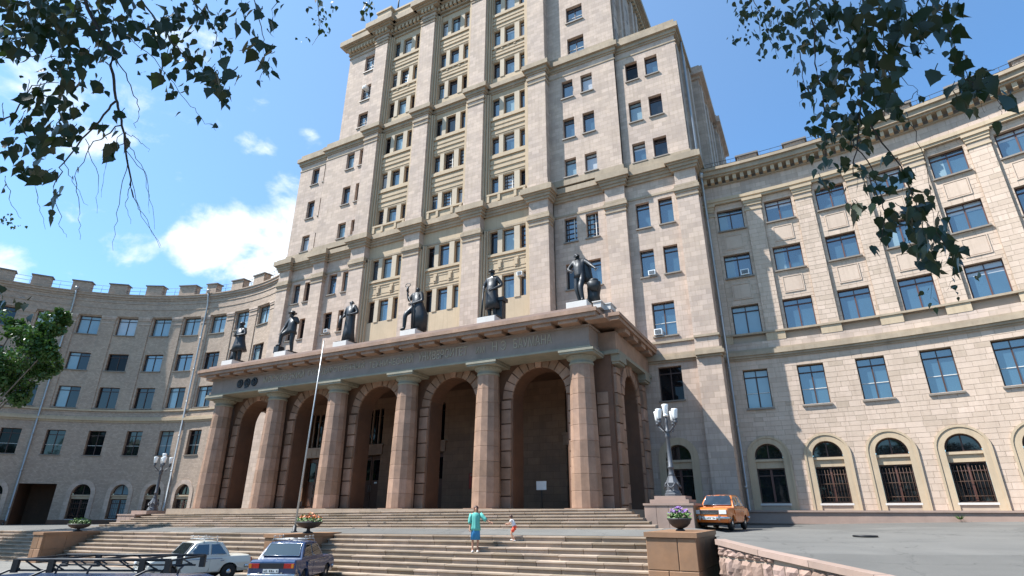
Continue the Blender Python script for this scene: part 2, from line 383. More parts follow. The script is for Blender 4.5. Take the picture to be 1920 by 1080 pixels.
# ------------------------------------------------------------------ central tower
YP, YB, YF, YW = 5.0, 5.55, 5.70, 6.05      # pilaster front, bay wall, flank pilaster front, flank wall
tower = thing('university_tower', 'tall stepped limestone tower of the university rising behind the arched portico', 'tower', (0, 6, -1))
def part(name, mb, mats, parent=tower):
    return [m.obj(name, mats, parent) for m in mb.split()][0]
PX = [-7.67, -2.53, 2.6, 7.7]; PW = .69
BAYS = [-5.1, .03, 5.2]
WOFF = [(-1.42, -.8), (-.42, .46), (.9, 1.5)]
ROWS_T = [(37.6, 39.4), (34.2, 35.85), (31.0, 32.6)]
ROWS_M = [(27.3, 29.0), (23.95, 25.5), (20.65, 22.05)]
ROWS_B = [(15.98, 17.68), (12.65, 14.3), (9.3, 10.9)]
# profiles: (z0, z1, projection)
L1 = [(17.78, 17.92, .05), (18.86, 19.04, .13), (19.04, 19.24, .21), (19.24, 19.36, .30), (19.36, 19.74, .42), (19.74, 19.9, .26)]
L1P = [(17.08, 17.19, .05), (17.36, 17.5, .07), (17.5, 17.72, .13)]
L2 = [(28.62+.86, 29.62, .08), (29.62, 29.9, .16), (29.9, 30.28, .32), (30.28, 30.4, .2)]
L2P = [(28.62, 28.74, .05), (29.0, 29.2, .08)]
L3 = [(40.0, 40.15, .06), (40.42, 40.58, .14), (40.95, 41.15, .34), (41.15, 41.3, .50), (41.3, 41.86, .78), (41.86, 41.97, .62)]
L3P = [(39.35, 39.45, .05), (39.62, 39.8, .09)]
def courses(mb, prof, x0, x1, yb, ye, ends=(0, 0), dz=0.):
    """stack of mouldings across x0..x1 in front of yb; ends: 1 = return round that end"""
    for z0, z1, p in prof: mb.box(x0-p*ends[0], x1+p*ends[1], yb-p, ye, z0+dz, z1+dz)
# body masses behind the faces (each a separate solid, its front set behind the wall skin)
b = MB()
b.box(-16.99, 17.54, YW+.5, 22, -2.5, 19.8); b.box(-13.28, 13.32, 6.3, 21, 19.8, 30.3); b.box(-16.78, 17.38, 6.6, 22, 19.8, 30.25)
b.box(-12.08, 13.38, 6.3, 20, 30.25, 41.9)
part('tower_core', b, 'stone')
# central bay walls with holes
for bi, bc in enumerate(BAYS):
    holes = [(bc+a, bc+c, z0, z1) for z0, z1 in ROWS_T+ROWS_M+ROWS_B for a, c in WOFF]
    mb = MB(lambda u, d, z: (u, YB-d, z)); wall_with_holes(mb, PX[bi]+PW-.05, PX[bi+1]-PW+.05, 8.0, 41.9, holes, 0, .2)
    part('bay_wall', mb, 'trim')
    for ri, (z0, z1) in enumerate(ROWS_T+ROWS_M+ROWS_B[:2]):
        for a, c in ((WOFF[0][1], WOFF[1][0]), (WOFF[1][1], WOFF[2][0])):
            mb = MB(); mb.box(bc+a+.012, bc+c-.012, YB-.05, YB+.06, z0-.03, z1+.03); part('mullion', mb, 'mull')
    mb = MB()                                         # grooved jamb strips either side of each bay
    for s, x in ((1, PX[bi]+PW), (-1, PX[bi+1]-PW)):
        for z0, z1 in ((8.1, 17.75), (19.9, 29.4), (30.4, 40.0)):
            for a, c, y in ((-.04, .13, YP+.16), (.17, .29, YP+.27), (.33, .42, YP+.38)):
                mb.box(min(x+s*a, x+s*c), max(x+s*a, x+s*c), y, YB+.05, z0, z1)
    part('jamb_moulding', mb, 'trim')
    xa, xb = PX[bi]+PW+.43, PX[bi+1]-PW-.43
    for rows in (ROWS_T, ROWS_M):                     # ribbed spandrels
        for k in range(2):
            mb = MB(); zt, zb = rows[k][0], rows[k+1][1]; h = zt-zb
            for f0, f1, p in ((.80, .93, .15), (.56, .72, .07), (.34, .46, .09), (.12, .22, .06)):
                mb.box(xa, xb, YB-p, YB+.04, zb+h*f0, zb+h*f1)
            mb.box(xa-.05, xb+.05, YB-.10, YB+.05, zb+h*.94, zb+h*.985)
            mb.box(xa, xb, YB-.025, YB+.04, zb+.08, zt-.02)
            if rows is ROWS_T and k == 1:
                for q in range(5):                    # carved swags under the middle windows
                    x = lerp(xa+.3, xb-.3, q/4); mb.ball((x, YB-.05, zb+h*.78-.08*(q % 2)), (.17, .09, .11), 7, 5)
            part('spandrel', mb, 'trim')
    mb = MB(); zt, zb = ROWS_B[0][0], ROWS_B[1][1]; h = zt-zb; mb.box(xa, xb, YB-.025, YB+.04, zb+.08, zt-.02)      # panelled spandrel between the two lower rows
    mb.box(xa, xb, YB-.14, YB+.04, zb+h*.86, zb+h*.97); mb.box(xa, xb, YB-.07, YB+.04, zb+h*.70, zb+h*.76); mb.box(xa, xb, YB-.06, YB+.04, zb+h*.16, zb+h*.22)
    for x0, x1 in ((xa+.1, bc-.75), (bc-.42, bc+.5), (bc+.82, xb-.1)): mb.box(x0, x1, YB-.05, YB+.04, zb+h*.58, zb+h*.62); mb.box(x0, x1, YB-.05, YB+.04, zb+h*.30, zb+h*.34)
    for x in (bc-.58, bc+.66): mb.box(x-.15, x+.15, YB-.10, YB+.04, zb+h*.26, zb+h*.66); mb.box(x-.10, x+.10, YB-.15, YB, zb+h*.34, zb+h*.58)
    part('spandrel', mb, 'trim')
    mb = MB()                                         # low balcony under the first row of the middle storeys
    mb.box(xa-.1, xb+.1, YB-.34, YB-.2, 20.38, 20.52)
    for x in (xa+.02, bc-.6, bc+.68, xb-.02): mb.box(x-.1, x+.1, YB-.33, YB-.21, 19.88, 20.38)
    mb.box(xa, xb, YB-.24, YB-.22, 19.9, 20.36)
    part('balcony', mb, 'trim')
    for ri, (z0, z1) in enumerate(ROWS_T+ROWS_M+ROWS_B[:2]):
        for wi, (a, c) in enumerate(WOFF):
            st = 'n'
            if (bi, ri, wi) in ((2, 6, 2), (2, 5, 1), (0, 5, 0), (0, 1, 1), (1, 5, 1), (1, 4, 1), (1, 4, 2), (0, 0, 2)): st = 'g'
            window(tower, (bc+(a+c)/2, YB+.2, z0), 0, c-a, z1-z0, st, pick(2, 6, 1.2, 1, 1) if wi != 1 else pick(.6, 6, 1.5, 2, .3), False)
    mb = MB()
    courses(mb, L1, PX[bi]+PW, PX[bi+1]-PW, YB, YB+.1); courses(mb, L2, PX[bi]+PW, PX[bi+1]-PW, YB, YB+.1); courses(mb, L3, PX[bi]+PW, PX[bi+1]-PW, YB-.06, YB+.1)
    part('cornice', mb, 'sooty')
    mb = MB()
    for k in range(9):                                # dentils
        x = lerp(PX[bi]+PW+.2, PX[bi+1]-PW-.2, k/8); mb.box(x-.12, x+.12, YB-.40, YB+.05, 40.585, 40.945)
    part('dentil', mb, 'trim')
    mb = MB(); mb.box(PX[bi]+PW-.03, PX[bi+1]-PW+.03, YB-.30, YB+.3, 41.95, 43.1); mb.box(PX[bi]+PW-.03, PX[bi+1]-PW+.03, YB-.40, YB+.35, 43.1, 43.3)
    part('parapet', mb, 'trim')
for i, x in enumerate(PX):
    mb = MB(); mb.box(x-PW, x+PW, YP, YB+.3, 8.0, 41.9)
    for z0, z1 in ((19.9, 20.42), (30.4, 30.75)): mb.box(x-PW-.05, x+PW+.05, YP-.05, YB+.2, z0, z1)
    part('pilaster', mb, 'stone')
    mb = MB()
    for prof, w in ((L1, .02), (L1P, .0), (L2, .02), (L2P, 0), (L3, .04), (L3P, 0)):
        courses(mb, prof, x-PW-w, x+PW+w, YP, YB+.2, (1, 1))
    part('pilaster_cornice', mb, 'sooty'); mb = MB()
    for k in range(4): xx = x-PW+.17+k*.35; mb.box(xx-.11, xx+.11, YP-.31, YP+.05, 40.585, 40.945)
    part('dentil', mb, 'trim')
    mb = MB(); h = 43.25 if i < 1 else 43.9
    mb.box(x-PW-.1, x+PW+.1, YP-.15, YB+.4, 41.96, h); mb.box(x-PW-.2, x+PW+.2, YP-.25, YB+.45, h, h+.2)
    part('parapet_block', mb, 'trim')
# flanks: (x0,x1,Yfront,z0,z1, window columns, rows)
def flank(x0, x1, Y, z0, z1, wins, rev=.24, mat='stone'):
    mb = MB(lambda u, d, z: (u, Y-d, z)); wall_with_holes(mb, x0, x1, z0, z1, [w[:4] for w in wins], 0, rev); part('flank_wall', mb, mat)
    for w in wins:
        window(tower, ((w[0]+w[1])/2, Y+rev, w[2]), 0, w[1]-w[0], w[3]-w[2], w[4], w[5] if len(w) > 5 else pick(1.5, 6, 1, .6, .4))
R1, R2 = (15.78, 17.5), (12.6, 14.32)
RI = [(15.92, 17.65), (12.66, 14.4)]
arch_hole = (14.2, 15.46, .22, 3.0)
right_wins = [(9.07, 9.93, *RI[0], 'g'), (10.55, 11.38, *RI[0], 'g'), (9.07, 9.93, *RI[1], 'n', 'g0'), (10.55, 11.38, *RI[1], 'n'),
              (13.78, 14.62, *R1, 'n', 'g1'), (15.17, 16.0, *R1, 'n', 'g1'), (13.78, 14.62, *R2, 'n', 'g1'), (15.17, 16.0, *R2, 'n', 'g1'),
              (14.2, 15.46, 8.95, 10.93, 'q', 'g1'), (14.2, 15.46, 5.38, 7.2, 'd', 'g4')]
flank(8.36, 13.0, YW, 8.0, 19.9, right_wins[:4])
flank(13.0, 17.5, YW, 3.4, 19.9, right_wins[4:])
left_wins = [(-11.48, -10.62, *RI[0], 'n'), (-9.98, -9.33, *RI[0], 'n'), (-11.55, -10.65, *RI[1], 'n'), (-9.98, -9.33, *RI[1], 'n'), (-11.5, -10.3, 8.95, 10.93, 'q')]
flank(-13.0, -8.33, YW, 8.0, 19.9, left_wins)
flank(-16.99, -13.0, YW, 5.0, 19.9, [(-15.47, -14.65, *R1, 'n'), (-14.12, -13.4, *R1, 'n', 'g0'), (-15.47, -14.65, *R2, 'n'), (-14.12, -13.4, *R2, 'n', 'g4'), (-15.2, -13.9, 5.38, 7.2, 'd', 'g4')])
def flank_pilaster(x0, x1, Y, zb, ends=(1, 1), cap=True):
    mb = MB(); mb.box(x0, x1, Y, YW+.45, zb, 19.88); part('pilaster', mb, 'stone')
    mb = MB()
    if cap: courses(mb, L1P, x0, x1, Y, YW+.2, ends)
    courses(mb, L1, x0-.02, x1+.02, Y, YW+.2, ends)
    part('pilaster_cornice', mb, 'sooty')
flank_pilaster(12.0, 13.26, YF, 8.0); flank_pilaster(16.35, 17.57, YF, -2.2); flank_pilaster(-13.1, -11.86, YF, 5.0); flank_pilaster(-17.02, -15.82, YF, -2.2)
mb = MB(); courses(mb, L1, 8.4, 12.0, YW, YW+.1); courses(mb, L1, 13.26, 16.35, YW, YW+.1); courses(mb, L1, -11.86, -8.3, YW, YW+.1); courses(mb, L1, -15.82, -13.1, YW, YW+.1)
part('cornice', mb, 'sooty')
mb = MB()                                            # return of the great cornice round the corner towards the wing
for z0, z1, p in L1: mb.box(17.4, 17.57+p, YF+.3, 14, z0-.003, z1-.003); mb.box(-17.02-p, -16.9, YF+.3, 14, z0-.003, z1-.003)
part('cornice', mb, 'sooty')
# string course over the ground storeys
SCR = [(7.40, 7.52, .10), (7.52, 7.72, .22), (7.72, 7.86, .14), (8.50, 8.62, .09)]
mb = MB(); courses(mb, SCR, 13.0, 16.35, YW, YW+.1); courses(mb, SCR, 16.35, 17.57, YF, YW+.1, (0, 1), .004); courses(mb, SCR, -16, -13, YW, YW+.1); courses(mb, SCR, -17.02, -15.82, YF, YW+.1, (1, 0), .004)
part('string_course', mb, 'sooty')
# middle storeys of the flanks: inner face and set-back outer face
I2 = [(26.97, 28.48), (23.55, 25.2), (20.5, 21.9)]; LI2 = [(27.25, 28.87), (23.74, 25.48), (20.58, 22.0)]
flank(8.3, 13.3, 5.65, 19.9, 30.3, [(a, c, z0, z1, 'n') for a, c in ((9.39, 10.22), (10.83, 11.66)) for z0, z1 in I2])
flank(-13.28, -8.3, 5.65, 19.9, 30.3, [(a, c, z0, z1, 'n') for a, c in ((-10.82, -9.97), (-9.38, -8.64)) for z0, z1 in LI2])
O2 = [(26.87, 28.4), (23.5, 25.1), (20.4, 21.83)]; LO2 = [(27.12, 28.82), (23.68, 25.42), (20.45, 22.0)]
flank(13.3, 17.38, 5.95, 19.9, 30.3, [(a, c, z0, z1, 'n') for a, c in ((13.95, 14.78), (15.28, 16.12)) for z0, z1 in O2])
flank(-16.78, -13.28, 5.95, 19.9, 30.3, [(a, c, z0, z1, 'n') for a, c in ((-15.22, -14.35), (-13.72, -13.07-.25)) for z0, z1 in LO2])
flank(8.3, 13.4, 5.65, 30.3, 41.9, [(9.95, 11.22, z0, z1, 'q', 'g1') for z0, z1 in ((30.71, 32.24), (33.77, 35.28), (36.85, 38.4))])
flank(-12.1, -8.3, 5.65, 30.3, 41.9, [(-10.1, -8.8, z0, z1, 'q') for z0, z1 in ((31.35, 32.9), (34.3, 36.0), (37.63, 39.5))])
mb = MB()
for x0, x1, Y, e in ((8.38, 13.32, 5.65, (0, 1)), (-13.3, -8.36, 5.65, (1, 0)), (13.3, 17.4, 5.95, (0, 1)), (-16.8, -13.28, 5.95, (1, 0))):
    courses(mb, [(20.25, 20.36, .05), (19.88, 20.25, .07)], x0, x1, Y, Y+.1, e, -.002*Y)
    courses(mb, L2+[(28.95, 29.05, .04), (30.4, 30.72, .10)], x0, x1, Y, Y+.1, e, -.002*Y)
part('cornice', mb, 'sooty')
mb = MB()                                            # side returns of the middle block
for z0, z1, p in L2+[(30.4, 30.85, .05)]: mb.box(17.3, 17.40+p, 5.97, 10.5, z0-.015, z1-.015); mb.box(-16.8-p, -16.7, 5.97, 19, z0-.015, z1-.015)
part('cornice', mb, 'sooty')
mb = MB()
courses(mb, L3, 8.38, 13.42, 5.65, 5.8, (0, 1)); courses(mb, L3, -12.12, -8.36, 5.65, 5.8, (1, 0))
for z0, z1, p in L3: mb.box(13.3, 13.42+p, 5.7, 20, z0-.006, z1-.006)
part('cornice', mb, 'sooty')
mb = MB()
for a, c in ((-12.05, -8.5), (8.5, 13.35)):
    n = 10
    for k in range(n): x = lerp(a+.12, c-.15, k/(n-1)); mb.box(x-.12, x+.12, 5.65-.40, 5.7, 40.585, 40.945)
for k in range(30): y = 5.9+k*.46; mb.box(13.3, 13.82, y-.12, y+.12, 40.585, 40.945)
part('dentil', mb, 'trim')
mb = MB(); mb.box(-12.0, -8.3, 5.5, 6.2, 41.94, 42.9); mb.box(-12.15, -8.3, 5.4, 6.3, 42.9, 43.08); mb.box(8.3, 13.4, 5.5, 6.2, 41.94, 43.0)
part('parapet', mb, 'trim')
# right side face of the middle and upper blocks: piers, windows, and the lower rear block
mb = MB()
for y in (7.6, 9.6): mb.box(17.3, 17.62, y, y+.8, 20.0, 29.6)
for y in (7.4, 8.6, 11.6, 12.9): mb.box(13.3, 13.62, y, y+.55, 30.4, 40.2)
part('side_pier', mb, 'stone')
for y in (8.9,):
    for z0, z1 in O2: window(tower, (17.385, y, z0), pi/2, .9, z1-z0, 'n', 'g4', False)
for y in (7.0, 10.2):
    for z0 in (30.8, 33.8, 36.9): window(tower, (13.39, y, z0), pi/2, 1.1, 1.6, 'n', 'g4', False)
for x1, y0, y1 in ((18.05, 10.9, 16.5), (18.3, 17.3, 22.0)):
    rb = MB(); rb.box(17.2, x1, y0, y1, 8, 29.65); rb.box(17.1, x1+.14, y0-.14, y1+.14, 29.4, 29.66); rb.box(17.1, x1+.42, y0-.42, y1+.42, 29.66, 30.22); rb.box(17.1, x1+.2, y0-.2, y1+.2, 30.22, 30.5)
    for y in (y0+.1, (y0+y1)/2-.4, y1-.9): rb.box(x1-.05, x1+.13, y, y+.8, 12, 28.9)
    part('rear_bay', rb, 'stone')
    for y in ((y0*3+y1)/4+.3, (y0+y1*3)/4):
        for z0, z1 in O2: window(tower, (x1+.012, y, z0), pi/2, .9, z1-z0, 'n', 'g4', False)
pm = MB(); pm.tube([(17.62, 7.2, 30.2), (17.62, 7.2, 20.6), (17.9, 7.0, 19.9)], .07, 7); part('drainpipe', pm, 'zinc')
pm = MB(); pm.tube([(-7.3, 6.2, 43.2), (-7.3, 6.2, 48.5)], [.09, .04], 6); part('antenna_pole', pm, 'iron')

# arched ground floor windows of the flanks
def flank_arch(uc, x0, x1):
    f = lambda u, d, z: (u, YW-d, z); hw, zs = .64, 2.46; mb = MB(f)
    wall_with_holes(mb, x0, x1, -2.2, 3.4, [(uc-hw, uc+hw, .30, zs+hw)], 0, .24); arch_fill(mb, uc, hw, zs, zs+hw, 0, hw); part('ground_storey_wall', mb, 'stone')
    arch_window(tower, f, 1e9, uc, hw, zs, .30, 1.92, 2.34, 0, .24, 'g0', False)
    mb = MB(f); arch_ring(mb, uc, hw, hw+.36, zs, -.3, 0, .05); part('archivolt', mb, 'trim')
# ------------------------------------------------------------------ masonry laid stone by stone
def cut(u0, u1, za, zb, holes):
    """split one course segment by openings -> list of (u0,u1,z0,z1)"""
    zs = sorted({za, zb, *[z for h in holes for z in (h[2], h[3]) if za+.03 < z < zb-.03 and h[0] < u1 and h[1] > u0]})
    out = []
    for a, b in zip(zs, zs[1:]):
        m = (a+b)/2; segs = [(u0, u1)]
        for h in holes:
            if not (h[2] < m < h[3]): continue
            ns = []
            for p, q in segs:
                if h[1] <= p or h[0] >= q: ns.append((p, q)); continue
                if h[0] > p: ns.append((p, h[0]))
                if h[1] < q: ns.append((h[1], q))
            segs = ns
        out += [(p, q, a, b) for p, q in segs if q-p > .07]
    return out
def courses_of_stone(u0, u1, z0, z1, holes, d, w, h, arches=()):
    res = []; z = z0; row = 0
    while z < z1-.04:
        hh = h*RND.choice((.85, 1, 1, 1.15)); zt = min(z+hh, z1)
        if z1-zt < .1: zt = z1
        hs = list(holes)
        for uc, r, zs in arches:                      # outer ring of an arch: the chord at this height
            zm = (z+zt)/2
            if zm < zs: hs.append((uc-r, uc+r, z-.01, zt+.01))
            elif zm < zs+r: c = math.sqrt(r*r-(zm-zs)**2); hs.append((uc-c, uc+c, z-.01, zt+.01))
        u = u0-RND.random()*w
        while u < u1:
            ww = w*RND.uniform(.62, 1.35); a, b = max(u, u0), min(u+ww, u1); u += ww
            if b-a > .06: res += [(p, q, m, n, d) for p, q, m, n in cut(a, b, z, zt, hs)]
        z = zt; row += 1
    return res
def lay_stones(parent, stones, fn, key, limit=300, mat='ashlar', proud=.008):
    """the stones that show largest become parts, the rest one joined part"""
    stones.sort(key=key); rest = MB(fn)
    for i, (a, b, c, e, d) in enumerate(stones):
        g = .0035; tone = max(-.26, min(.2, RND.gauss(.0, .045)+(-.10 if RND.random() < .07 else 0)))
        mb = MB(fn) if i < limit else rest
        o = len(mb.v); bv = .006
        mb.add([(a+g, d-.01, c+g), (b-g, d-.01, c+g), (b-g, d-.01, e-g), (a+g, d-.01, e-g),
                (a+g+bv, d+proud, c+g+bv), (b-g-bv, d+proud, c+g+bv), (b-g-bv, d+proud, e-g-bv), (a+g+bv, d+proud, e-g-bv)],
               [(4, 5, 6, 7), (0, 1, 5, 4), (1, 2, 6, 5), (2, 3, 7, 6), (3, 0, 4, 7)], 0, tone or .001)
        if i < limit: mb.obj('stone_block', mat, parent)
    if rest.v: kind(rest.obj('stone_blocks', mat, parent), 'stuff')
def arch_fill(mb, uc, r, zs, ztop, d, hw, mi=0, n=12):
    """wall face between a round arch of radius r and the rectangle hw x (zs..ztop)"""
    for s in (-1, 1):
        pts = [(uc+s*r*cos(t), zs+r*sin(t)) for t in [pi/2*i/n for i in range(n+1)]]
        for (a, b), (c, e) in zip(pts, pts[1:]): mb.quad((a, d, b), (uc+s*hw, d, b), (uc+s*hw, d, e), (c, d, e), mi)
def arch_ring(mb, uc, r0, r1, zs, zb, d0, d1, mi=0, n=16):
    """archivolt with legs: ring r0..r1 above zs, legs down to zb, from depth d0 out to d1"""
    pr = [(uc-r0, zb, uc-r1, zb)]+[(uc-r0*cos(t), zs+r0*sin(t), uc-r1*cos(t), zs+r1*sin(t)) for t in [pi*i/n for i in range(n+1)]]+[(uc+r0, zb, uc+r1, zb)]
    for (a, b, c, e), (a2, b2, c2, e2) in zip(pr, pr[1:]):
        mb.quad((a, d1, b), (a2, d1, b2), (c2, d1, e2), (c, d1, e), mi)
        mb.quad((c, d0, e), (c, d1, e), (c2, d1, e2), (c2, d0, e2), mi)
        mb.quad((a, d0-.3, b), (a2, d0-.3, b2), (a2, d1, b2), (a, d1, b), mi)
def cbox(mb, u0, u1, d0, d1, z0, z1, step=1.3, mi=0):
    n = max(1, int(math.ceil((u1-u0)/step)))
    for i in range(n):
        a, b = lerp(u0, u1, i/n), lerp(u0, u1, (i+1)/n)
        mb.quad((a, d1, z0), (b, d1, z0), (b, d1, z1), (a, d1, z1), mi)
        mb.quad((a, d0, z0), (b, d0, z0), (b, d1, z0), (a, d1, z0), mi); mb.quad((a, d1, z1), (b, d1, z1), (b, d0, z1), (a, d0, z1), mi)
        if i == 0: mb.quad((a, d0, z0), (a, d1, z0), (a, d1, z1), (a, d0, z1), mi)
        if i == n-1: mb.quad((b, d1, z0), (b, d0, z0), (b, d0, z1), (b, d1, z1), mi)
def arc_fn(cx, cy, R):
    return lambda u, d, z: (cx+(R-d)*sin(u/R), cy+(R-d)*cos(u/R), z)
ARCH_CACHE = {}
def arch_window(parent, fn, R, uc, hw, zs, z_sill, z_tb, z_tt, d, rev, pane, bars):
    """lunette over a stone transom over a two-leaved window (with bars); one part with its own pieces"""
    key = (hw, bars)
    if key not in ARCH_CACHE:
        ht = zs+hw-z_sill; f = MB(); n = 12
        for i in range(n):
            a, b = pi*i/n, pi*(i+1)/n; r0, r1 = hw-.06, hw+.03; z0 = zs-z_sill
            P = lambda r, t, y: (-r*cos(t), y, z0+r*sin(t))
            f.quad(P(r0, a, 0), P(r0, b, 0), P(r1, b, 0), P(r1, a, 0)); f.quad(P(r0, a, 0), P(r0, b, 0), P(r0, b, .08), P(r0, a, .08))
        f.box(-hw, hw, 0, .08, z_tt-z_sill, z_tt-z_sill+.06); f.box(-.03, .03, 0, .07, z_tt-z_sill+.06, ht-.04)
        h = z_tb-z_sill
        f.box(-hw, -hw+.06, 0, .08, 0, h); f.box(hw-.06, hw, 0, .08, 0, h); f.box(-hw+.06, hw-.06, .002, .08, 0, .06); f.box(-hw+.06, hw-.06, .002, .08, h-.06, h)
        f.box(-.05, .05, -.02, .07, .06, h-.06, 1); f.box(-hw+.06, hw-.06, .004, .07, h*.77, h*.77+.05)
        p = MB(); p.box(-hw+.03, hw-.03, .05, .07, .03, h-.03)
        p.prism([(hw*.98*cos(pi*i/14), zs-z_sill+hw*.98*sin(pi*i/14)) for i in range(15)]+[(-hw*.98, z_tt-z_sill+.03), (hw*.98, z_tt-z_sill+.03)], .05, .07)
        t = MB(); t.box(-hw-.01, hw+.01, -.12, .09, z_tb-z_sill, z_tt-z_sill-.1); t.box(-hw-.01, hw+.01, -.2, .09, z_tt-z_sill-.1, z_tt-z_sill+.01)
        s = MB(); s.box(-hw-.05, hw+.05, -.30, .05, -.1, -.012)
        g = MB()
        if bars:
            for i in range(9): x = lerp(-hw+.12, hw-.12, i/8); g.tube([(x, -.09, .1), (x, -.09, h-.15)], .011, 4)
            for z in (.25, h*.52): g.tube([(-hw+.02, -.088, z), (hw-.02, -.088, z)], .012, 4)
        ARCH_CACHE[key] = (f.mesh('window', ['frame', 'framel']), {}, p, t.mesh('transom', 'trim'), s.mesh('sill', 'white'), g.mesh('window_grille', 'rust') if bars else None)
    fm, pd, pb, tm, sm, gm = ARCH_CACHE[key]
    if pane not in pd: pd[pane] = pb.mesh('pane', pane)
    o = link('window', fm, parent, fn(uc, d-rev, z_sill), -uc/R)
    child('pane', pd[pane], o); child('transom', tm, o); child('sill', sm, o)
    if gm: child('window_grille', gm, o)

# ------------------------------------------------------------------ right wing (concave)
RR = 36.5; fR = arc_fn(20, -29, RR)
wing_r = thing('curved_wing', 'sunlit concave limestone wing with arched ground floor windows, right of the tower', 'building wing', (24, 8, -1))
UC = [-1.05+2.6*k for k in range(8)]
U0, U1 = -2.75, 20.0
F5, F4, F3, F2 = (15.25, 16.6), (12.25, 13.68), (8.84, 10.56), (4.88, 6.9)
HW, ASP = .64, 2.46
bay = .17
up_holes = [(u-.7, u+.7, a, b) for u in UC for a, b in (F5, F4, F3)]
lo_holes = [(u-.6, u+.6, *F2) for u in UC]
ar_holes = [(u-HW, u+HW, .30, ASP+HW) for u in UC]
mb = MB(fR); us = [UC[0]-1.3+1.3*i for i in range(18)]
wall_with_holes(mb, U0, U1, 8.3, 17.1, up_holes, -.14, .2, 0, us); part('bay_wall', mb, 'joint', wing_r)
mb = MB(fR); wall_with_holes(mb, U0, U1, -1.2, 7.5, lo_holes+[(a, b, c, e) for a, b, c, e in ar_holes], 0, .24, 0, us, 1)
for u in UC: arch_fill(mb, u, HW, ASP, ASP+HW, 0, HW, 0)
part('ground_storey_wall', mb, ['joint', 'trim'], wing_r)
stones = courses_of_stone(U0, 17, -.02, 7.42, lo_holes, 0, .54, .25, [(u, HW+.34, ASP) for u in UC])
for i, u in enumerate(UC[:7]):                        # piers between the window bays
    a = UC[i-1]+.7+bay if i else U0; b = u-.7-bay
    mb = MB(fR); cbox(mb, a, b, -.2, 0, 8.36, 17.05); part('pilaster', mb, 'joint', wing_r)
    stones += courses_of_stone(a, b, 8.9, 16.2, [], 0, .5, .26)
    stones += courses_of_stone(u-.7-bay, u+.7+bay, 8.9, 17.0, [h for h in up_holes if h[0] < u < h[1]], -.14, .5, .26)
    mb = MB(fR)
    for z0, z1, p in ((8.36, 8.8, .05), (16.2, 16.3, .05), (16.52, 16.68, .05), (16.68, 16.84, .09), (16.84, 17.0, .15)): cbox(mb, a-p*.8, b+p*.8, -.15, p, z0, z1)
    part('pilaster_capital', mb, 'trim', wing_r)
    for z0, z1 in ((13.98, 14.9), (10.9, 11.85)):     # framed panels between the storeys
        mb = MB(fR); w = .5
        for a2, b2, c2, d2 in ((u-w, u+w, z0, z0+.05), (u-w, u+w, z1-.05, z1), (u-w, u-w+.05, z0+.05, z1-.05), (u+w-.05, u+w, z0+.05, z1-.05)): cbox(mb, a2, b2, -.15, -.10, c2, d2)
        cbox(mb, u-w+.07, u+w-.07, -.15, -.115, z0+.08, z1-.08)
        part('wall_panel', mb, 'ashlar', wing_r)
lay_stones(wing_r, stones, fR, lambda s: -(s[0]-.30*s[2])+(0 if s[4] == 0 else 1.0)+(30 if s[0] > 13 or (s[0] > 11.5 and s[2] > 8) else 0))
for i, u in enumerate(UC):
    A = -u/RR
    for (z0, z1), st in ((F5, 'd'), (F4, 'd'), (F3, 'd')):
        p = RND.choice(('g1', 'g1', 'gb', 'gc')) if i else RND.choice(('g2', 'gc'))
        o = window(wing_r, fR(u, -.34, z0), A, 1.4, z1-z0, st, p)
        if i: o.material_slots[0].link = 'OBJECT'; o.material_slots[0].material = M['framel']
    window(wing_r, fR(u, -.24, F2[0]), A, 1.2, F2[1]-F2[0], 'q', 'g1' if i else 'g2')
    arch_window(wing_r, fR, RR, u, HW, ASP, .30, 1.92, 2.34, 0, .24, 'g0', i > 0)
    mb = MB(fR); arch_ring(mb, u, HW, HW+.33, ASP, -.04, 0, .05); arch_ring(mb, u, HW+.27, HW+.36, ASP, -.04, .0, .085)
    part('archivolt', mb, 'trim', wing_r)
def mould(name, fn, u0, u1, prof, d, parent, mat='trim'):
    mb = MB(fn)
    for z0, z1, p in prof: cbox(mb, u0, u1, d-.1, d+p, z0, z1)
    part(name, mb, mat, parent)
mould('string_course', fR, U0, U1, [(7.40, 7.5, .08), (7.5, 7.62, .16), (7.62, 7.84, .24), (7.84, 7.95, .16), (8.78, 8.88, .10)], 0, wing_r, 'sooty')
mould('plinth_band', fR, U0, U1, [(7.95, 8.36, .03)], 0, wing_r, 'stone')
mould('architrave', fR, U0, U1, [(17.0, 17.14, .06), (17.14, 17.34, .12)], 0, wing_r)
mould('frieze', fR, U0, U1, [(17.34, 18.22, .02)], 0, wing_r, 'stone')
mould('cornice', fR, U0, U1, [(18.22, 18.3, .12), (18.60, 18.72, .50), (18.72, 19.0, .62), (19.0, 19.18, .74)], 0, wing_r, 'sooty')
mb = MB(fR); u = U0+.1
while u < U1: mb.box(u, u+.2, -.05, .40, 18.3, 18.605); u += .42
part('dentil', mb, 'trim', wing_r)
mb = MB(fR); cbox(mb, U0, U1, -10, .5, 19.1, 19.17); part('roof', mb, 'roof', wing_r)
mb = MB(fR); cbox(mb, U0, U1, -.4, .55, -.6, -.10); cbox(mb, U0, U1, -.4, .62, -.10, -.02); cbox(mb, U0, U1, -.4, .45, -1.4, -.6); part('plinth', mb, 'pink', wing_r)
def parapets(fn, R, blocks, z, h, parent, d=.2, mat='stone'):
    for a, b in blocks:
        mb = MB(fn); mb.box(a, b, d-.7, d, z, z+h); part('parapet_block', mb, mat, parent)
        mb = MB(fn); mb.box(a-.1, b+.1, d-.8, d+.1, z+h, z+h+.10); part('parapet_cap', mb, 'roof', parent)
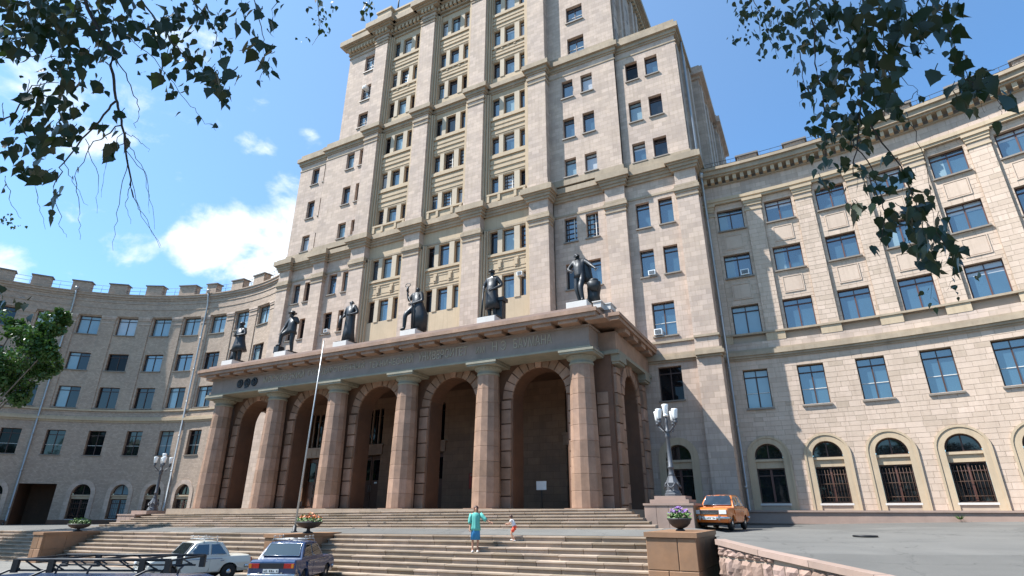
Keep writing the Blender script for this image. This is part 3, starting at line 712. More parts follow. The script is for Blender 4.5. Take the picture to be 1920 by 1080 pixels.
parapets(fR, RR, [(-.15, .95), (2.45, 3.55), (5.0, 6.1), (7.5, 8.6), (10.2, 11.3), (12.75, 13.9), (15.3, 16.4)], 19.15, .62, wing_r)
def roof_rail(fn, u0, u1, z, step, parent, d=.3, h=.55):
    mb = MB(fn); n = int((u1-u0)/step)
    for zz in (h, h*.55): mb.tube([(lerp(u0, u1, i/n), d, z+zz) for i in range(n+1)], .016, 4)
    for i in range(n+1): x = lerp(u0, u1, i/n); mb.tube([(x, d, z-.05), (x, d, z+h)], .014, 4)
    part('roof_railing', mb, 'iron', parent)
roof_rail(fR, U0, 19.5, 19.17, .55, wing_r)
def pipe(parent, fn, u, ztop, zbot, d=.12, lip=.7, r=.075):
    mb = MB(fn); mb.tube([(u, lip, ztop), (u, lip-.1, ztop-.45), (u, d, ztop-1.3), (u, d, zbot+.3), (u, d+.25, zbot)], r, 7)
    mb.lathe([(r*1.2, 0), (r*2.2, .25), (r*2.2, .32)], 8, (u, lip, ztop-.1))
    for z in range(int(zbot)+1, int(ztop)-1, 3): mb.tube([(u, d, z), (u, d, z+.1)], r*1.25, 7)
    part('drainpipe', mb, 'zinc', parent)
pipe(wing_r, fR, -2.3, 18.7, -.4, .2)

# ------------------------------------------------------------------ left wing (concave, pale brick)
RL = 20.5; fL = arc_fn(-24, -12.5, RL)
wing_l = thing('curved_wing', 'shaded concave brick wing with a dark gateway, left of the tower', 'building wing', (-30, 8, -1))
UL = [6.0, 3.1, -.1, -3.1, -6.15, -9.25, -12.5, -15.75, -19.0, -22.25, -25.4]
G5, G4, G3, G2 = (15.45, 17.2), (12.0, 13.62), (8.55, 10.45), (4.42, 6.52)
V0, V1 = -28.0, 7.5
uph = [(u-.87, u+.87, a, b) for u in UL for a, b in (G5, G4, G3)]
loh = [(u-.72, u+.72, *G2) for u in UL]
HL, ASL = .78, 1.22
archs = [u for u in UL if abs(u+15.75) > .1]
arh = [(u-HL, u+HL, -.80, ASL+HL) for u in archs]
gate = (-17.35, -14.55, -1.4, 2.0)
ul = [V0+1.1*i for i in range(33)]
mb = MB(fL); wall_with_holes(mb, V0, V1, 8.0, 17.6, uph, -.07, .22, 0, ul); part('bay_wall', mb, 'brickw', wing_l)
mb = MB(fL); wall_with_holes(mb, V0, V1, -1.6, 8.0, loh+arh+[gate], 0, .26, 0, ul, 0)
for u in archs: arch_fill(mb, u, HL, ASL, ASL+HL, 0, HL, 0)
part('ground_storey_wall', mb, 'brickw', wing_l)
mb = MB(fL); a, b, c, e = gate
cbox(mb, a, b, -3.1, -3.0, c, e); mb.quad((a, -3, c), (a, -.26, c), (a, -.26, e), (a, -3, e)); mb.quad((b, -3, c), (b, -.26, c), (b, -.26, e), (b, -3, e)); cbox(mb, a, b, -3, -.262, e, e+.03)
part('gateway', mb, 'granite_dark', wing_l)
for i, u in enumerate(UL):
    A = -u/RL
    for (z0, z1), ws in ((G5, (1, 1, 5, 2, 0)), (G4, (4, 4, .5, 0, 2)), (G3, (5, 1, 0, 0, 4))): window(wing_l, fL(u, -.29, z0), A, 1.74, z1-z0, 'd', pick(*ws))
    window(wing_l, fL(u, -.26, G2[0]), A, 1.44, G2[1]-G2[0], 'q', pick(3, 1, 3, 0, 2))
    a, b = u+.87+.2, (UL[i-1]-.87-.2 if i else V1)
    if b-a > .2:
        mb = MB(fL); cbox(mb, a, b, -.1, .0, 8.2, 17.3); part('pilaster', mb, 'brickw', wing_l)
        mb = MB(fL)
        for z0, z1, p in ((16.55, 16.66, .04), (16.95, 17.12, .06), (17.12, 17.3, .10)): cbox(mb, a-p, b+p, -.1, p, z0, z1)
        part('pilaster_capital', mb, 'stone', wing_l)
for i, u in enumerate(archs):
    arch_window(wing_l, fL, RL, u, HL, ASL, -.80, .80, 1.12, 0, .26, 'g2' if i == 5 else 'g0', True)
    mb = MB(fL); arch_ring(mb, u, HL, HL+.38, ASL, -.9, 0, .05); part('archivolt', mb, 'stone', wing_l)
mould('string_course', fL, V0, V1, [(7.25, 7.4, .08), (7.4, 7.62, .2), (7.62, 7.74, .12), (8.25, 8.4, .07)], 0, wing_l)
mould('frieze_band', fL, V0, V1, [(17.3, 17.55, .05), (17.55, 19.0, .02), (18.02, 18.1, .06), (18.62, 18.72, .07)], 0, wing_l, 'brickw')
mould('cornice', fL, V0, V1, [(19.0, 19.2, .10), (19.2, 19.42, .22), (19.42, 19.52, .30)], 0, wing_l, 'brickw')
mb = MB(fL); cbox(mb, V0, V1, -9, .1, 19.4, 19.47); part('roof', mb, 'roof', wing_l)
mb = MB(fL); cbox(mb, V0, gate[0]-.1, -.3, .28, -1.6, -.86); cbox(mb, gate[1]+.1, V1, -.3, .28, -1.6, -.86); part('plinth', mb, 'granite_dark', wing_l)
parapets(fL, RL, [(-26.6, -25.2), (-23.8, -22.4), (-21.1, -19.65), (-17.95, -16.45), (-14.85, -13.3), (-11.5, -9.95), (-8.2, -6.5), (-5.2, -4.1), (-2.2, -.75), (.75, 2.3)], 19.45, 1.05, wing_l, .1, 'brickw')
roof_rail(fL, V0, 5, 19.47, 1.1, wing_l, .05, .85)
pipe(wing_l, fL, -17.4, 19.6, -1.2, .14, .4); pipe(wing_l, fL, -4.65, 19.6, -1.2, .14, .4)

flank_arch(14.83, 13.0, 17.5); flank_arch(-14.55, -16.99, -13.0)
# ------------------------------------------------------------------ entrance portico
portico = thing('entrance_portico', 'brown granite portico with six faceted columns and five arches at the head of the stairs', 'portico', (0, 2, 0))
def pp(name, mb, mats): return [m.obj(name, mats, portico) for m in mb.split()][0]
CX = [-12.25+4.9*i for i in range(6)]; AX = [-9.8+4.9*i for i in range(5)]
CY, AR, ZS = -.5, 1.4, 5.0
YA0, YA1 = .15, 1.25
def arcade(name, fn, u0, u1, centres, r, zs, z0, z1, depth, mat):
    """wall pierced by round arches; depth = thickness behind the face"""
    mb = MB(fn); n = 16; e = [u0]
    for c in centres: e += [c-r, c+r]
    e.append(u1)
    for d in (0, -depth):
        for i in range(0, len(e), 2): mb.quad((e[i], d, z0), (e[i+1], d, z0), (e[i+1], d, z1), (e[i], d, z1))
        for c in centres:
            arch_fill(mb, c, r, zs, zs+r, d, r, 0, n); mb.quad((c-r, d, zs+r), (c+r, d, zs+r), (c+r, d, z1), (c-r, d, z1))
    for c in centres:
        pr = [(c-r, z0)]+[(c-r*cos(t), zs+r*sin(t)) for t in [pi*i/n for i in range(n+1)]]+[(c+r, z0)]
        for (a, b), (a2, b2) in zip(pr, pr[1:]): mb.quad((a, 0, b), (a2, 0, b2), (a2, -depth, b2), (a, -depth, b))
    return pp(name, mb, mat)
fF = lambda u, d, z: (u, YA0-d, z)
fS = lambda u, d, z: (13.45+d, u, z)
fSl = lambda u, d, z: (-13.45-d, u, z)
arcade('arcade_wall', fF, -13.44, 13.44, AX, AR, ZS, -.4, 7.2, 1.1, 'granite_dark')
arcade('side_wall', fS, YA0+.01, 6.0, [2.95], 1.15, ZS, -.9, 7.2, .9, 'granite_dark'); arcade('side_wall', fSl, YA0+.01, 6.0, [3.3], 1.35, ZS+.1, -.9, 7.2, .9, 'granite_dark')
def voussoirs(fn, c, r, zs, ro, n, proud, mat='granite'):
    for k in range(n):
        a0, a1 = pi*(k+.02)/n, pi*(k+.98)/n; key = k == n//2; R_ = ro+(.16 if key else 0)+RND.uniform(-.03, .05)*(not key); p = proud*(1.7 if key else RND.uniform(.6, 1.2))
        mb = MB(fn); P = lambda rr, a, d: (c-rr*cos(a), d, zs+rr*sin(a)); ri = r-.005; b = .03
        am = (a0+a1)/2
        mb.add([P(ri, a0, -.04), P(ri, am, -.04), P(ri, a1, -.04), P(R_, a1, -.04), P(R_, am, -.04), P(R_, a0, -.04),
                P(ri+b, a0+.012, p), P(ri+b, am, p), P(ri+b, a1-.012, p), P(R_-b, a1-.012, p), P(R_-b, am, p), P(R_-b, a0+.012, p)],
               [(6, 7, 10, 11), (7, 8, 9, 10), (0, 1, 7, 6), (1, 2, 8, 7), (2, 3, 9, 8), (3, 4, 10, 9), (4, 5, 11, 10), (5, 0, 6, 11)], 0, RND.gauss(0, .13) + (.18 if key else 0) or .01)
        pp('keystone' if key else 'voussoir', mb, mat)
for c in AX: voussoirs(fF, c, AR, ZS, 1.95, 13, .07)
voussoirs(fS, 2.95, 1.15, ZS, 1.65, 11, .06)
def block_stack(fn, a, b, z0, z1, hs, proud, mat='granite', d=0.):
    z = z0; k = 0
    while z < z1-.1:
        h = hs*RND.uniform(.8, 1.25); zt = min(z+h, z1)
        if z1-zt < .25: zt = z1
        mb = MB(fn); p = proud*RND.uniform(.8, 1.15)
        mb.add([(a+.006, d-.05, z+.008), (b-.006, d-.05, z+.008), (b-.006, d-.05, zt-.008), (a+.006, d-.05, zt-.008), (a+.03, d+p, z+.03), (b-.03, d+p, z+.03), (b-.03, d+p, zt-.03), (a+.03, d+p, zt-.03)],
               [(4, 5, 6, 7), (0, 1, 5, 4), (1, 2, 6, 5), (2, 3, 7, 6), (3, 0, 4, 7)], 0, RND.gauss(0, .14) or .01)
        pp('pier_block', mb, mat); z = zt; k += 1
for x in CX:
    for s in (-1, 1): block_stack(fF, min(x+s*.42, x+s*.98), max(x+s*.42, x+s*.98), .0, ZS-.05, .62, .09 if abs(x+s) < 13 else .05)
for a, b in ((.35, 1.05), (4.75, 5.55)): block_stack(fS, a, b, -.6, 6.1, .75, .13)
for a, b in ((1.25, 1.75), (4.15, 4.62)): block_stack(fS, a, b, -.6, ZS, .7, .03)
# columns: twelve-sided drums, an arris to the front
for x in CX:
    col = MB(); col.box(x-.75, x+.75, CY-.75, CY+.75, -.35, .02); root = pp('column', col, 'granite')
    n = 9
    for k in range(n):
        z0, z1 = 6.05*k/n, 6.05*(k+1)/n; r0, r1 = lerp(.665, .54, (k/n)**1.3), lerp(.665, .54, ((k+1)/n)**1.3)
        mb = MB(); mb.lathe([(r0-.012, z0+.002), (r0, z0+.014), (r1, z1-.014), (r1-.012, z1-.002)], 12, (x, CY, .02), 0, max(-.25, RND.gauss(0, .075)) or .01, False, -pi/2)
        mb.obj('drum', 'granite', root)
    mb = MB(); mb.lathe([(.53, 6.06), (.565, 6.10), (.565, 6.16), (.53, 6.19), (.53, 6.27), (.60, 6.33), (.68, 6.42), (.70, 6.47)], 24, (x, CY, .0))
    for k in range(24): a = 2*pi*k/24; mb.ball((x+.62*cos(a), CY+.62*sin(a), 6.40), (.055, .055, .075), 6, 4)
    mb.obj('capital', 'capital', root)
    mb = MB(); mb.box(x-.80+.06, x+.80+.06, CY-.86, YA0-.02, 6.47, 6.56); mb.box(x-.84+.06, x+.84+.06, CY-.90, YA0-.02, 6.56, 6.66); mb.obj('abacus', 'capital', root)
# entablature
def slab(name, x, yf, z0, z1, mat, yb=6.0, y_in=None):
    mb = MB(); mb.box(-x, x, yf, yb, z0, z1); return pp(name, mb, mat)
slab('architrave_moulding', 13.02, -1.36, 6.66, 6.76, 'capital', .9); slab('architrave', 12.95, -1.20, 6.76, 6.98, 'frieze', .9); slab('frieze', 12.9, -1.15, 6.98, 7.70, 'frieze', .9)
slab('bed_moulding', 13.0, -1.25, 7.70, 7.78, 'frieze', .9)
slab('corona', 13.5, -1.86, 7.94, 8.12, 'granite', 1.0); slab('cornice_moulding', 13.56, -1.93, 8.12, 8.30, 'granite', 1.0)
mb = MB(); k = 0
x = -12.85
while x < 13:
    mb = MB(); mb.box(x, x+.95, -1.74, -1.1, 7.78, 7.945); pp('mutule', mb, 'granite'); x += 1.29
for s in (1, -1):                                   # side returns, a step further out
    for nm, xo, y0, z0, z1, mat in (('architrave_moulding', 13.86, .02, 6.62, 6.8, 'capital'), ('frieze', 13.74, .12, 6.8, 7.7, 'granite'), ('corona', 14.22, -.78, 7.94, 8.12, 'granite'), ('cornice_moulding', 14.28, -.84, 8.12, 8.296, 'granite')):
        mb = MB(); mb.box(min(s*12.5, s*xo), max(s*12.5, s*xo), y0, 6.02, z0+.004, z1-.003); pp(nm, mb, mat)
    for y in (.5, 1.9, 3.3, 4.7):
        mb = MB(); mb.box(min(s*13.6, s*14.12), max(s*13.6, s*14.12), y, y+.8, 7.71, 7.945); pp('mutule', mb, 'granite')
    for y in (.70, 5.15):
        mb = MB(); mb.box(min(s*13.4, s*13.78), max(s*13.4, s*13.78), y-.45, y+.45, 6.2, 6.3); mb.box(min(s*13.4, s*13.86), max(s*13.4, s*13.86), y-.52, y+.52, 6.3, 6.62); pp('capital', mb, 'capital')
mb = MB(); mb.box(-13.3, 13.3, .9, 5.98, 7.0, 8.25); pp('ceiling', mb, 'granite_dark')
mb = MB(); mb.box(-13.2, 13.2, -1.42, 5.98, 8.28, 8.60); mb.box(-13.85, 13.85, -.5, 5.98, 8.27, 8.56); pp('roof_step', mb, 'pink')
for x in (13.15, 13.45):
    mb = MB(); mb.box(x-.12+.1, x+.25+.1, -1.0+(x-13.15)*1.6, -.2+(x-13.15)*1.6, 8.57, 8.84); mb.box(x-.16+.1, x+.29+.1, -1.04+(x-13.15)*1.6, -.16+(x-13.15)*1.6, 8.84, 8.89); pp('parapet_block', mb, 'white')
for x in CX:
    mb = MB(); mb.bbox(x-.52+.05, x+.52+.05, -.98, .36, 8.6, 9.06, .015); pp('statue_plinth', mb, 'white')
# inscription and three medals on the frieze
def lettering(text, x0, x1, z0, z1, parent, mat='letter'):
    cu = bpy.data.curves.new('lettering', 'FONT'); cu.body = text; cu.size = 1; cu.extrude = .03
    o = bpy.data.objects.new('lettering', cu); COL.objects.link(o); bpy.context.view_layer.update()
    me = bpy.data.meshes.new_from_object(o.evaluated_get(bpy.context.evaluated_depsgraph_get())); bpy.data.objects.remove(o)
    vs = [v.co.copy() for v in me.vertices]; a, b = min(v.x for v in vs), max(v.x for v in vs); c, d = min(v.y for v in vs), max(v.y for v in vs)
    P = LOCS[parent.name]
    for v in me.vertices:
        q = v.co; v.co = ((lerp(x0, x1, (q.x-a)/(b-a))-P[0])*K, (-1.165-q.z*.6-P[1])*K, (lerp(z0, z1, (q.y-c)/(d-c))-P[2])*K)
    me.materials.clear(); me.materials.append(M[mat]); link('lettering', me, parent, P); return me
for w, a, b, h in (('МОСКОВСКИЙ', -8.1, -4.7, 1), ('ГОСУДАРСТВЕННЫЙ', -4.35, -.15, 1), ('ТЕХНИЧЕСКИЙ', .2, 3.15, 1), ('УНИВЕРСИТЕТ', 3.5, 6.5, 1), ('ИМ', 7.0, 7.5, .7), ('Н', 7.92, 8.2, 1), ('Э', 8.4, 8.68, 1), ('БАУМАНА', 9.1, 11.1, 1)):
    lettering(w, a, b, 7.13, 7.13+.46*h, portico)
for x in (-10.2, -9.55, -8.9):
    mb = MB(); mb.lathe([(.27, 0), (.27, .05), (.22, .07), (.20, .045), (.12, .05), (.10, .09), (.0, .10)], 20)
    for k in range(5): a = pi/2+2*pi*k/5; mb.tube([(0, 0, .07), (.19*cos(a), .19*sin(a), .055)], [.05, .012], 5)
    if x == -9.55: mb.box(-.16, .16, -.36, -.22, 0, .05)
    mb.xf(Matrix.Translation((x, -1.15, 7.28)) @ Matrix.Rotation(pi/2, 4, 'X')); pp('medal', mb, 'bronze')
# back wall of the porch: doors below, windows above
mb = MB(lambda u, d, z: (u, 5.45-d, z))
holes = []
for c in [-9.8, -4.9, 0, 4.9, 9.8]: holes += [(c-.85, c+.85, 0., 3.3), (c-.85, c+.85, 4.0, 6.3)]
wall_with_holes(mb, -13.4, 13.4, -.4, 7.1, holes, 0, .35); pp('back_wall', mb, 'granite_back')
for c in [-9.8, -4.9, 0, 4.9, 9.8]:
    window(portico, (c, 5.75, 4.0), 0, 1.7, 2.3, 'd', 'g4', False)
    mb = MB(); mb.box(c-.12, c-.02, 5.50, 5.6, 4.0, 6.3); mb.box(c-.62, c-.52, 5.50, 5.6, 4.0, 6.3); mb.box(c+.42, c+.52, 5.50, 5.6, 4.0, 6.3); pp('window_pier', mb, 'granite')
    mb = MB(); mb.box(c-1.0, c+1.0, 5.36, 5.5, 3.32, 3.95); mb.box(c-1.05, c+1.05, 5.30, 5.5, 3.85, 3.97)
    for x in (c-.6, c-.15, c+.3): mb.box(x, x+.28, 5.345, 5.4, 3.42, 3.78)
    pp('door_panel', mb, 'ashlar' if c == -9.8 else 'granite')
    for s in (-1, 1):
        B = lambda m, a, b, *r: m.box(min(c+s*a, c+s*b), max(c+s*a, c+s*b), *r)
        d = MB(); B(d, .02, .82, 5.72, 5.78, 0.0, 3.25)
        for z0, z1 in ((.2, .75), (.95, 1.55)): B(d, .14, .68, 5.69, 5.725, z0, z1)
        o = d.obj('door', 'door', portico); g = MB(); B(g, .14, .68, 5.705, 5.722, 1.75, 3.0); g.obj('pane', 'g4', o)
        h = MB(); h.tube([(c+s*.08, 5.64, 1.05), (c+s*.08, 5.62, 1.2), (c+s*.08, 5.64, 1.45)], .02, 5); h.obj('handle', 'sill', o)
for c, xs in ((0, (-.55, .22)), (-4.9, (.3,))):
    for x in xs:
        mb = MB(); mb.box(c+x, c+x+.22, 5.695, 5.703, 1.75 if c == 0 else 1.2, 2.2 if c == 0 else 1.65); o = pp('paper_notice', mb, 'paper')
mb = MB(); mb.box(-13.6, 13.6, -2.0, 6.0, -1.2, -.01); kind(mb.obj('porch_floor', 'step'), 'structure')
# red posters and the white notice stand
M['poster'] = plain('red_poster', (.42, .05, .03), .6, 0, .5, 9)
for x, lab in ((3.05, 'red poster on the porch wall to the right of the half open middle door'), (-2.6, 'narrow red poster beside the door behind the third column')):
    o = thing('poster', lab, 'poster', (x, 5.42, 1.5))
    mb = MB(); mb.box(x-.28, x+.28, 5.405, 5.43, 1.1, 2.0); mb.obj('backing', 'frame', o)
    mb = MB(); mb.box(x-.26, x+.26, 5.398, 5.404, 1.12, 1.98); mb.obj('sheet', 'poster', o)
    mb = MB(); mb.ball((x+.05, 5.398, 1.6), (.13, .006, .2), 8, 6); mb.box(x-.2, x+.2, 5.390, 5.3975, 1.82, 1.92); mb.obj('printed_figure', 'pink', o)
o = thing('notice_stand', 'white notice board on a thin stand behind the rightmost front arch', 'notice board', (9.0, 1.9, 0))
mb = MB(); mb.box(8.78, 9.30, 1.88, 1.92, .86, 1.26); mb.obj('board', 'paper', o)
mb = MB(); mb.tube([(9.04, 1.95, 0), (9.04, 1.93, .9)], .02, 5); mb.box(8.84, 9.24, 1.8, 2.1, 0, .03); mb.obj('stand', 'iron', o)
# posts of a broken railing on the portico roof
rail = thing('roof_railing', 'low broken railing of rusty spikes along the portico roof', 'railing', (0, 1.2, 8.6))
for i in range(38):
    x = -12.9+.69*i
    if any(abs(x-c) < .62 for c in CX): continue
    mb = MB(); mb.tube([(x, 1.0, 8.55), (x+RND.uniform(-.03, .03), 1.0, 9.0+RND.uniform(-.06, .1))], [.03, .012], 5); mb.obj('post', 'rust', rail)
for a, b in ((3.3, 5.0), (8.3, 10.0), (-1.7, .6), (-6.3, -4.2)):
    mb = MB(); mb.tube([(a, 1.0, 8.78), (b, 1.0, 8.80)], .018, 5); mb.obj('rail', 'rust', rail)
# air conditioners in the windows
def aircon(x, y, z, rz, label, w=.42, h=.3):
    o = thing('air_conditioner', label, 'air conditioner', (x, y, z), rz, 'air conditioners in the windows')
    mb = MB(); mb.box(-w/2, w/2, -.22, .3, 0, h); child('case', mb.mesh('case', 'opal'), o)
    mb = MB(); mb.box(-w/2+.05, w/2-.05, -.235, -.215, .05, h-.05)
    child('backplate', mb.mesh('backplate', 'iron'), o)
    mb = MB()
    for k in range(4): mb.box(-w/2+.06, w/2-.06, -.25, -.234, .07+k*.05, .085+k*.05)
    child('grille', mb.mesh('grille', 'zinc'), o)
aircon(14.42, 6.1, 12.62, 0, 'white air conditioner in a tower window, above the wing side of the portico roof', .4, .28)
aircon(14.45, 6.1, 9.0, 0, 'grey air conditioner in the two leaved window just above the string course', .42, .34)
x, y, z = fR(-.75, -.2, 12.3); aircon(x, y, z, -UC[0]/RR, 'white air conditioner in the wing window nearest the tower', .44, .32)
aircon(6.1, 5.6, 14.02, 0, 'white box unit at the top of a window right of the aproned statue', .36, .26)
aircon(-10.95, 6.1, 12.72, 0, 'small air conditioner in the window left of the robed statue', .36, .26)
aircon(-9.7, 5.7, 35.6, 0, 'white air conditioner in the upper left tower window', .4, .3)

o = thing('stone_block', 'pale stone block standing on the porch floor behind the second arch', 'block', (-7.2, 1.6, 0)); mb = MB(); mb.bbox(-7.55, -6.85, 1.4, 2.0, -.005, .42, .02); mb.obj('block', 'white', o)
mb = MB(); mb.bbox(-7.7, -6.7, 1.3, 2.1, -.008, .14, .01); mb.obj('footing', 'pink', o)
# ------------------------------------------------------------------ ground, terrace, stairs (the whole forecourt falls slightly to the left)
def gz(x): return .011*(x-4)
LOT = -2.25
def lot_z(x): return LOT+gz(x)
mb = MB(); xs = [-900, -120, -60, -30, -15, 0, 15, 30, 60, 900]
def gl(x): return LOT+max(-.6, min(.6, gz(x)))
for a, b in zip(xs, xs[1:]):
    for c, d in ((-900, -60), (-60, 1500)): mb.quad((a, c, gl(a)), (b, c, gl(b)), (b, d, gl(b)), (a, d, gl(a)))
kind(mb.obj('ground', 'lot'), 'structure')
YT, ZT = -6.1, -.95                               # front edge of the terrace
mb = MB(); txs = [-60, -30, -16, 0, 10, 17.0]
for a, b in zip(txs, txs[1:]):
    for (c, zc), (d, zd) in (((YT+.27, ZT+.012), (-4.2, -.77)), ((-4.2, -.77), (14, -.77))):
        mb.quad((a, c, zc+gz(a)), (b, c, zc+gz(b)), (b, d, zd+gz(b)), (a, d, zd+gz(a)))
kind(mb.obj('terrace_driveway', 'asphalt'), 'structure')
def flight(name, label, x0f, x1f, y0, z0, n, tread, riser, slab_len, parts=True):
    """n steps down from (y0,z0); x0f/x1f give the ends of step k; each step is laid from separate slabs"""
    st = thing(name, label, 'staircase', ((x0f(0)+x1f(0))/2, y0, z0))
    cnt = 0; rest = MB()
    for k in range(n):
        ya = y0-tread*k; yb = y0-tread*(k+1); zt = z0-riser*(k+1); x = x0f(k); xe = x1f(k)
        while x < xe-.02:
            w = slab_len*RND.uniform(.75, 1.25); x2 = min(x+w, xe)
            if xe-x2 < .4: x2 = xe
            g = .008; dz = RND.uniform(-.006, .006); dy = RND.uniform(-.01, .01)
            mb = MB(); tone = max(-.3, RND.gauss(0, .13)) or .01
            prof = [(ya+.03, zt), (yb-.03+dy, zt+dz-.004), (yb-.03+dy, zt+dz-.045), (yb+.012+dy, zt+dz-.055), (yb+.012+dy, zt-riser-.03), (ya+.03, zt-riser-.03)]
            tz = lambda x, z: z+gz(x)
            m = len(prof)
            mb.add([(x+g, y, tz(x+g, z)) for y, z in prof]+[(x2-g, y, tz(x2-g, z)) for y, z in prof],
                   [(i, (i+1) % m, m+(i+1) % m, m+i) for i in range(m)]+[tuple(range(m))[::-1], tuple(range(m, 2*m))], 0, tone)
            if RND.random() < .05: mb.box(x-.05, x+.07, yb-.033, yb+.02, tz(x, zt)-.04, tz(x, zt)+.004, 0, .5)   # pale mortar repair
            mb.obj('step_slab', 'step', st); x = x2; cnt += 1
    return st
kk = lambda a, b, n: (lambda k: lerp(a, b, k/(n-1)))
flight('staircase', 'long upper flight of granite steps up to the portico columns', kk(-14.4, -16.9, 7), kk(14.45, 16.2, 7), -2.0, .005, 7, .33, .109, 1.35)
flight('staircase', 'wide lower flight of steps between the orange cheek wall and the blue car', lambda k: 3.7, lambda k: 16.75, YT+.29, ZT+.160, 9, .29, .160, 1.2)
flight('staircase', 'lower flight of steps behind the white car', lambda k: -12.25, lambda k: 2.75, YT+.29, ZT+.160, 9, .29, .160, 1.3)
flight('staircase', 'lower flight of steps at the far left of the forecourt', lambda k: -31.0, lambda k: -13.25, YT+.29, ZT+.160, 9, .29, .160, 1.5)
# cheek walls of tan slabs
def cheek(x0, x1, y0, y1, zt, zb, label):
    o = thing('cheek_wall', label, 'wall', ((x0+x1)/2, (y0+y1)/2, zb), 0, 'cheek walls of the lower stairs')
    mb = MB(); mb.box(x0+.03, x1-.03, y0+.03, y1, zb, zt-.12); mb.obj('core', 'joint', o)
    rows = [(zb, lerp(zb, zt-.12, .52)), (lerp(zb, zt-.12, .52), zt-.12)]
    for r, (a, b) in enumerate(rows):
        f = .42 if r == 0 else .63
        for u, v in ((x0, lerp(x0, x1, f)), (lerp(x0, x1, f), x1)):
            mb = MB(); mb.bbox(u+.006, v-.006, y0, y0+.1, a+.006, b-.006, .015, 0, RND.gauss(0, .1) or .01); mb.obj('stone_slab', 'tan', o)
        n = 3
        for i in range(n):
            u, v = lerp(y0+.1, y1, i/n), lerp(y0+.1, y1, (i+1)/n)
            for s in (0, 1):
                mb = MB(); xx = (x0, x0+.05) if s == 0 else (x1-.05, x1)
                mb.box(xx[0], xx[1], u+.006, v-.006, a+.006, b-.006, 0, RND.gauss(0, .1) or .01); mb.obj('stone_slab', 'tan', o)
    mb = MB(); mb.box(x0-.03, x1+.03, y0-.04, y1+.02, zt-.12, zt); mb.obj('coping', 'tan', o)
    return o
cheek(16.78, 18.05, -8.6, -5.7, -.60, -2.3, 'tan stone cheek wall at the right end of the stairs')
cheek(2.78, 3.68, -8.6, -5.7, -.90, -2.4, 'stone cheek wall hidden behind the blue car')
cheek(-13.2, -12.3, -8.6, -5.7, -1.10, -2.5, 'stone cheek wall at the far left beside the white car')
# right-hand ramp: asphalt sheet between the retaining wall and the wing's plinth
WALL = [(18.1, -5.9, -.78), (18.5, -8.3, -.76), (19.6, -9.7, -.90), (20.6, -10.9, -1.0), (21.6, -12.1, -1.10), (22.9, -13.9, -1.27), (24.2, -16.4, -1.5), (25.2, -19.5, -1.75), (25.8, -24, -2.05)]
edge = []
for i in range(len(WALL)):
    u = lerp(-2.6, 26, i/(len(WALL)-1)); x, y, z = fR(u, .5, 0); edge.append((x, y, [-.68, -.60, -.5, -.42, -.36, -.32, -.30, -.30, -.3][i]))
mb = MB(); n = 8
for i in range(len(WALL)-1):
    for j in range(n):
        P = lambda a, t: tuple(lerp(WALL[a][q], edge[a][q], t) for q in range(3))
        mb.quad(P(i, j/n), P(i+1, j/n), P(i+1, (j+1)/n), P(i, (j+1)/n))
kind(mb.obj('ramp_road', 'asphalt'), 'structure')
mb = MB(); ap = [(y, (ZT+.012+(y-YT-.27)*.105 if y < -4.2 else -.77)+gz(17)) for y in (YT+.27, -5, -4.2, -1, 2, 5, 8)]
for (y0, z0), (y1, z1) in zip(ap, ap[1:]):
    W_ = lambda y: (lerp(18.1, edge[0][0], (y+5.9)/(edge[0][1]+5.9)), y, lerp(-.78, -.68, (y+5.9)/(edge[0][1]+5.9)))
    mb.quad((17.0, y0, z0), W_(y0), W_(y1), (17.0, y1, z1))
kind(mb.obj('ramp_apron', 'asphalt'), 'structure')
# retaining wall: rock-faced blocks, one by one
rw = thing('retaining_wall', 'rough rock faced retaining wall stepping down beside the ramp', 'wall', (20, -10, -2.2))
pts = [Vector(p) for p in WALL[1:]]; segs = list(zip(pts, pts[1:])); L = [0]
for a, b in segs: L.append(L[-1]+(b-a).to_2d().length)
def along(s):
    for i, (a, b) in enumerate(segs):
        if s <= L[i+1] or i == len(segs)-1:
            t = (s-L[i])/(L[i+1]-L[i]); p = a.lerp(b, t); d = (b-a); d.z = 0; d.normalize(); return p, Vector((d.y, -d.x, 0))
for r in range(4):
    zt = (-.87, -1.14, -1.62, -2.02)[r]; zb = (-1.13, -1.61, -2.01, -2.4)[r]; s = -.05*r
    while s < L[-1]-.3:
        w = RND.uniform(.27, .42); s2 = s+w
        pa, na = along(max(s, 0)); pb, nb = along(min(s2, L[-1])); top = min(zt, min(pa.z, pb.z)-.10)
        if top-zb > .09:
            mb = MB(); N_ = 5; vs = []
            sd = RND.random()*50
            for i in range(N_+1):
                for j in range(N_+1):
                    u, v = i/N_, j/N_; p = pa.lerp(pb, lerp(.02, .98, u)); nn = na.lerp(nb, u).normalized()
                    e = min(1, 5*min(u, 1-u))*min(1, 5*min(v, 1-v)); out = .0+.05*e+.07*e*noise.noise(Vector((sd+u*2.6, v*2.6, sd)))
                    q = p+nn*out; vs.append((q.x, q.y, lerp(zb+.012, top-.012, v)))
            mb.add(vs, [(i*(N_+1)+j, (i+1)*(N_+1)+j, (i+1)*(N_+1)+j+1, i*(N_+1)+j+1) for i in range(N_) for j in range(N_)], 0, RND.gauss(0, .13) or .01)
            mb.obj('stone', 'rock', rw)
        s = s2+.012
mb = MB()
